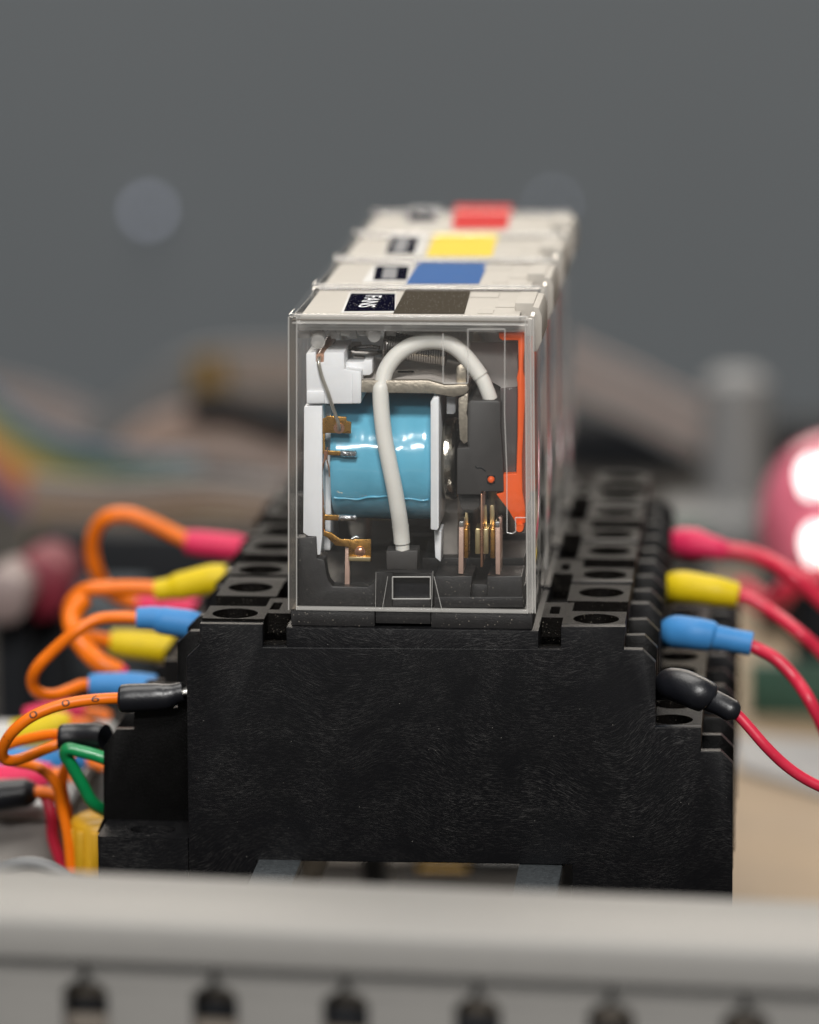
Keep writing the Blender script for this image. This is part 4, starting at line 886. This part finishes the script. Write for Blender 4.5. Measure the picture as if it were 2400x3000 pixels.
bm = B(); prof = [(0.0, zl_-lidh), (0.0, zl_-0.8), (0.22, zl_-0.22), (0.8, zl_), (depth_-0.6, zl_+0.12), (depth_-0.15, zl_-0.1), (depth_, zl_-0.6), (depth_, zl_-lidh), (depth_-1.3, zl_-lidh), (depth_-1.3, zl_-1.9), (1.3, zl_-1.9), (1.3, zl_-lidh)]
va = [bm.verts.new((x0d, y, z)) for y, z in prof]; vb = [bm.verts.new((x1d, y, z)) for y, z in prof]
bm.faces.new(va); bm.faces.new(vb)
for i in range(len(prof)): bm.faces.new((va[i], va[(i+1) % len(prof)], vb[(i+1) % len(prof)], vb[i]))
dobj('lid', bm, 'duct', 0.15)
# fingers of the front and back walls
yw_ = 1.5
sx = [loc(x_*1.391304, 2150*1.391304, yw_)[0] for x_ in (180, 455, 735, 1010, 1290, 1570)]
pitch_d = (sx[-1]-sx[0])/5; xs_ = [sx[0]+pitch_d*k for k in range(-5, 14)]
zneck = loc(455*1.391304, 2083*1.391304, yw_)[1]; ztop = zl_-lidh+1.2; wslot = 128/30.5/2; wneck = 0.3
for side, yq in ((0, yw_), (1, depth_-yw_-1.6)):
    first = None
    for k in range(len(xs_)-1):
        xa_, xb_ = xs_[k], xs_[k+1]
        pts = [(xa_+wslot, 1.0), (xb_-wslot, 1.0), (xb_-wslot, zneck-1.1), (xb_-wslot+0.25, zneck-0.5), (xb_-wneck, zneck+0.5), (xb_-wneck+0.2, ztop), (xa_+wneck-0.2, ztop), (xa_+wneck, zneck+0.5), (xa_+wslot-0.25, zneck-0.5), (xa_+wslot, zneck-1.1)]
        if first is None:
            bm = B(); add_prism(bm, pts, yq, yq+1.6); first = dobj('finger', bm, 'duct', 0.35)
            fx = xa_
        else:
            c = first.copy(); COL.objects.link(c); c.location.x = xa_-fx
    # lip that closes the necks behind the fingers
    bm = B(); add_box(bm, x0d+1, x1d-1, (yq+1.7 if side == 0 else yq-0.9), (yq+2.5 if side == 0 else yq-0.1), zneck-0.6, ztop); dobj('inner_lip', bm, 'duct', 0.1)
bm = B(); add_box(bm, x0d+1, x1d-1, yw_, depth_-yw_, 0.05, 1.2); dobj('duct_floor', bm, 'duct', 0.1)
# dark wires added to darken the slots, and the white wire glimpsed there
DW = (('olive_block', zneck-1.6, 5.0, 'dark brown wire lying highest inside the grey cable duct'), ('dark_box', zneck-3.6, 5.4, 'black wire just below the highest one inside the cable duct'), ('olive_block', zneck-5.6, 5.2, 'brown wire third from the top inside the cable duct'), ('tube', zneck-7.6, 4.6, 'white wire inside the cable duct'), ('olive_block', zneck-9.6, 5.2, 'brown wire under the white one inside the cable duct'), ('dark_box', zneck-11.8, 5.2, 'black wire lying lowest inside the cable duct'))
for k, (mat, z_, yq, lab) in enumerate(DW):
    bm = B(); pts = [Vector((x_, yq+math.sin(x_*0.09+k)*0.5, z_+math.sin(x_*0.05+k*0.4)*0.5)) for x_ in range(int(x0d)+4, int(x1d)-4, 6)]
    add_tube(bm, pts, 1.2, 10); o = obj('wire', bm, mat); 
    o.location = du.location; o.rotation_euler = du.rotation_euler
    tag(o, lab, 'wire')

# ------------------------------------------------------------------ background things
# plywood board and papers, right
bm = B(); add_box(bm, 22, 520, 30, 330, -63.95, -58); tag(obj('plywood_board', bm, 'wood', bevel=0.8), 'tan plywood board lying on the bench at the lower right', 'board')
zz = -57.9
bm = B(); pc = [WZ(1555*1.3913, 1625*1.3913, zz), WZ(1800*1.3913, 1700*1.3913, zz), WZ(1800*1.3913, 1580*1.3913, zz), WZ(1540*1.3913, 1560*1.3913, zz)]
add_prism_z(bm, [(v.x, v.y) for v in pc], zz-0.05, zz+1.2); tag(obj('paper_stack', bm, 'paper', bevel=0.2), 'stack of white paper lying on the tan board at the right', 'paper')
def bbox_at(name, mat, lab, cat, xl, xr, yt_, yb_, dep, thick, bevel=1.5, base=None, mats=None):
    """upright box standing on the bench whose face fills the given patch"""
    a = D(xl, yt_, dep); c = D(xr, yb_, dep); zlow = -63.9 if base is None else base
    t = thing(name, lab, cat, ((a.x+c.x)/2, dep, zlow))
    boxo('case', mat, t, a.x, c.x, dep, dep+thick, zlow, a.z, bevel=bevel)
    return t, a, c
t, a, c = bbox_at('power_supply', 'dark_box', 'black power supply box standing at the far left behind the orange wires', 'power supply', 60, 560, 1118, 1400, 215, 10)
boxo('vent_panel', 'zinc', t, a.x+8, a.x+20, 214.4, 214.98, a.z-26, a.z-8, bevel=0.3)
t, a, c = bbox_at('circuit_board', 'pcb', 'green circuit board standing at the right behind the red wires', 'circuit board', 1575, 1900, 1395, 1560, 190, 3, 0.3)
for k in range(4): boxo('chip', 'dark_box', t, a.x+6+k*9, a.x+11+k*9, 186.5, 189.98, a.z-16-(k % 2)*5, a.z-9-(k % 2)*5, bevel=0.3)
t, a, c = bbox_at('equipment_case', 'dark_box', 'dark equipment case behind the right hand end of the socket row', 'equipment case', 1590, 2000, 1215, 1400, 250, 40)
boxo('front_plate', 'grey_box', t, a.x+22, a.x+44, 249.0, 249.98, a.z-20, a.z-9, bevel=0.4)
t, a, c = bbox_at('grey_housing', 'grey_box', 'grey housing standing behind the right hand sockets', 'housing', 1385, 1600, 1085, 1300, 300, 20, 2.5)
boxo('green_connector', 'pcb', t, a.x+1.0, a.x+9, 298.0, 299.98, a.z+0.5-9, a.z-1, bevel=0.4)
# pale pillar
p_ = D(1552, 782, 330)
pl = thing('pillar', 'pale grey round pillar standing behind the wires at the right', 'post', (p_.x, 330, -64))
bm = B(); add_lathe(bm, [(0, 6.8), (3, 6.8), (3.2, 6.4), (p_.z+63.9-2.0, 6.2), (p_.z+63.9, 4.0)], (p_.x, 330, -63.9), 'z', 40); obj('column', bm, 'pillar_grey', pl)
# red dome lamp; glowing spots added for its white highlights
p_ = D(1752, 1080, 200)
rb = thing('signal_lamp', 'glossy pink red dome lamp with glowing white bulbs at the right edge', 'lamp', (p_.x, 200, -64))
bm = B(); rad = 11.8
add_lathe(bm, [(0, 6), (p_.z+63.9-9, 6), (p_.z+63.9-8.8, 9)], (p_.x, 200, -63.9), 'z', 40); obj('lamp_base', bm, 'dark_box', rb)
bm = B(); add_lathe(bm, [(p_.z+63.9-8.7, 8.5)]+[(p_.z+63.9+rad*math.sin(a_)*1.25-2, rad*math.cos(a_)) for a_ in [math.radians(x_) for x_ in (-20, 0, 15, 30, 45, 60, 75, 88)]], (p_.x, 200, -63.9), 'z', 48)
obj('dome', bm, 'dome', rb)
for (x_, y_) in ((1704, 1022), (1714, 1162), (1740, 1018), (1745, 1160)):
    q = D(x_, y_, 186); bm = B(); add_lathe(bm, [(-1.6, 0.7), (-0.6, 1.2), (1.2, 1.7), (2.6, 1.6), (3.8, 1.0), (4.3, 0.4)], (q.x, 186, q.z), 'z', 16); obj('bulb', bm, 'led', rb)
t = thing('wire', 'thick dark red wire hanging from the dome lamp at the right edge', 'wire', D(1600, 1160, 150))
wire('insulation', 'w_red', t, [D(1560, 1240, 160), D(1620, 1275, 155), D(1660, 1240, 150), D(1700, 1215, 150), D(1800, 1230, 150)], 1.6)
# flat ribbon cables
def ribbon(lab, pts, width, n, mats, wdir=(0, 0.15, 1), r=None, sag=0.0):
    t = thing('ribbon_cable', lab, 'ribbon cable', D(*pts[0])); sp = spline([D(*p) for p in pts], 5)
    wd = Vector(wdir).normalized(); rr = width/n/2*1.06
    for k in range(n):
        off = wd*(width*((k+0.5)/n-0.5)); bm = B(); add_tube(bm, [p+off for p in sp], rr, 8); obj('conductor', bm, mats[k % len(mats)], t)
    return t
def rmat(name, c): M[name] = pmat(name, c, 0.45); return name
RB = [rmat('rb_purple', (0.1, 0.06, 0.14)), rmat('rb_red', (0.26, 0.06, 0.03)), rmat('rb_orange', (0.4, 0.15, 0.03)), rmat('rb_amber', (0.34, 0.17, 0.03)), rmat('rb_yellow', (0.24, 0.2, 0.04)), rmat('rb_green', (0.06, 0.11, 0.06)), rmat('rb_blue', (0.07, 0.105, 0.14))]
gr = [rmat('rb_grey', (0.13, 0.13, 0.13)), rmat('rb_grey_pink', (0.24, 0.18, 0.155))]
tan_ = [rmat('rb_tan', (0.2, 0.145, 0.11)), rmat('rb_tan_light', (0.32, 0.23, 0.19))]
olv = [rmat('rb_olive', (0.1, 0.085, 0.03)), rmat('rb_brown', (0.15, 0.085, 0.04))]
ribbon('rainbow ribbon cable curving down from the left edge', [(-120, 800, 300), (-40, 900, 298), (30, 965, 296), (110, 1015, 294), (190, 1042, 292), (300, 1058, 290), (420, 1066, 290)], 19, 14, [RB[0], RB[0], RB[1], RB[1], RB[2], RB[2], RB[3], RB[3], RB[4], RB[4], RB[5], RB[5], RB[6], RB[6]])
ribbon('olive and brown ribbon cable lying lowest behind the tall orange loop', [(60, 1075, 262), (200, 1085, 262), (330, 1082, 262), (450, 1075, 262), (600, 1090, 262)], 13, 8, [olv[0], olv[1], olv[0], olv[1], olv[1], tan_[0], tan_[0], gr[0]])
ribbon('pinkish tan ribbon cable arching behind the front relay at mid height', [(250, 990, 330), (340, 930, 330), (440, 912, 330), (530, 930, 330), (620, 962, 330), (720, 1000, 330)], 11.5, 8, [tan_[1], tan_[1], tan_[0]])
ribbon('beige ribbon cable crossing highest behind the front relay', [(380, 800, 420), (460, 782, 420), (560, 778, 420), (680, 780, 420), (800, 800, 420)], 10.5, 7, [tan_[0], tan_[0], gr[0], tan_[0]])
ribbon('amber ribbon end hanging in front of the beige ribbon', [(425, 750, 415), (432, 785, 415), (438, 835, 415)], 9.0, 6, [RB[3], olv[0]], wdir=(1, 0, 0.1))
ribbon('grey ribbon cable sloping behind the left edge of the relay', [(170, 935, 372), (270, 880, 372), (340, 820, 372), (400, 790, 372)], 9, 6, [gr[0]])
ribbon('brownish ribbon cable at the far left above the rainbow ribbon', [(-60, 850, 400), (60, 875, 400), (150, 905, 400), (260, 960, 400)], 13, 8, [gr[1], rmat('rb_dusk', (0.09, 0.065, 0.06))])
ribbon('pinkish grey ribbon cable sloping down to the right behind the relays', [(1120, 730, 360), (1230, 790, 360), (1340, 840, 360), (1440, 890, 360), (1520, 920, 360), (1600, 930, 360)], 12, 8, [gr[0], gr[1], gr[1]])
bm = B(); a = D(380, 850, 440); c = D(700, 1010, 440); add_box(bm, a.x, c.x, 440, 462, -63.9, a.z); tag(obj('storage_box', bm, 'dark_box', bevel=1), 'black storage box at the back behind the ribbon cables on the left', 'box')
bm = B(); a = D(1180, 880, 430); c = D(1470, 1000, 430); add_box(bm, a.x, c.x, 430, 455, -63.9, a.z); tag(obj('storage_box', bm, 'dark_box', bevel=1), 'black storage box at the back behind the ribbon cable on the right', 'box')
bm = B(); a = D(190, 880, 435); c = D(390, 1010, 435); add_box(bm, a.x, c.x, 435, 460, -63.9, a.z); tag(obj('storage_box', bm, 'dark_box', bevel=1), 'dark low box at the back beside the rainbow ribbon', 'box')
bm = B(); a = D(1600, 905, 440); c = D(1900, 1000, 440); add_box(bm, a.x, c.x, 440, 460, -63.9, a.z); tag(obj('storage_box', bm, 'dark_box', bevel=1), 'dark box at the back to the right of the grey pillar', 'box')
lw('black cable running between the beige and pinkish ribbon cables', 'dark_box', [(400, 862, 325), (450, 850, 325), (510, 862, 325), (570, 885, 325), (640, 905, 325)], 2.6, 'cable', 'cable')  # dark tube put in for the shadow between the ribbons
lw('black cable sloping under the pinkish tan ribbon cable', 'dark_box', [(380, 1000, 318), (440, 992, 318), (510, 1004, 318), (580, 1024, 318), (640, 1040, 318)], 2.2, 'cable', 'cable')  # another dark tube painting the shadow below a ribbon
# red button and pale knob at the left edge
for (x_, y_, dep, rad, mat, lab) in ((78, 1240, 150, 5.0, 'w_dred', 'dark red push button at the left edge behind the orange wires'), (4, 1262, 140, 4.0, 'tan_knob', 'pale round knob at the left edge in front of the red button')):
    q = D(x_, y_, dep); t = thing('knob', lab, 'knob', (q.x, dep, -64))
    bm = B(); add_lathe(bm, [(0, 0.7*rad), (0.6, rad*0.95), (2.0, rad), (6, rad), (14, rad*0.9)], (q.x, dep, q.z), 'y', 32); obj('cap', bm, mat, t)
    boxo('stem', 'dark_box', t, q.x-2.5, q.x+2.5, dep+7, dep+12, -63.9, q.z)
# pale enclosure and white tube at lower left
t, a, c = bbox_at('junction_box', 'tan_case', 'beige grey junction box at the lower left behind the hanging wires', 'junction box', -160, 125, 1722, 1800, 30, 40, 2.0)
boxo('cover_plate', 'stk_white', t, a.x-1, c.x+1, 29, 71, a.z+0.02, a.z+2.4, bevel=0.9)
t, a, c = bbox_at('white_bracket', 'stk_white', 'white plastic bracket left of the green wire', 'bracket', 165, 245, 1600, 1760, 60, 6, 1.2)
lw('pale grey cable arching over the cable duct at the lower left', 'grey_box', [(-60, 1860, -25), (0, 1832, -25), (50, 1819, -25), (95, 1824, -25), (140, 1850, -25), (165, 1890, -25)], 0.8, 'cable', 'cable')
# things on the bench seen under the sockets
for (x0_, x1_, mat, lab, nm) in ((640, 866, 'olive_block', 'brownish grey block under the socket row, left of the black one', 'spacer_block'), (868, 1000, 'dark_box', 'black block with a yellow foot under the socket row', 'spacer_block'), (1002, 1100, 'grey_box', 'grey block under the socket row, right of the black one', 'spacer_block')):
    a = D(x0_, 1806, 118); c = D(x1_, 1806, 118)
    t = thing(nm, lab, 'block', ((a.x+c.x)/2, 118, -64))
    boxo('case', mat, t, a.x, c.x, 118, 128, -63.9, a.z, bevel=0.8)
    if mat == 'dark_box': boxo('foot', 'std_yellow', t, a.x+1, c.x-1, 116.5, 117.98, -63.9, D(x0_, 1826, 116).z, bevel=0.3)
# small glowing dots added on the far wall to make blurred pale discs
for (x_, y_, lab, mat) in ((310, 445, 'small pale indicator light on the grey wall at the left', 'led_dim'), (1163, 432, 'small faint indicator light on the grey wall behind the back relay', 'led_dim')):
    q = D(x_, y_, 922); t = thing('indicator_light', lab, 'indicator light', q)
    bm = B(); rr = 1.7 if x_ < 1000 else 1.0; add_lathe(bm, [(0, rr), (2, rr), (8.0, rr*1.2)], (q.x, 921.5, q.z), 'y', 20); obj('lens', bm, mat, t)
    bm = B(); add_lathe(bm, [(4, rr*1.5), (8.4, rr*1.7)], (q.x, 921.5, q.z), 'y', 20); obj('bezel', bm, 'grey_box', t)
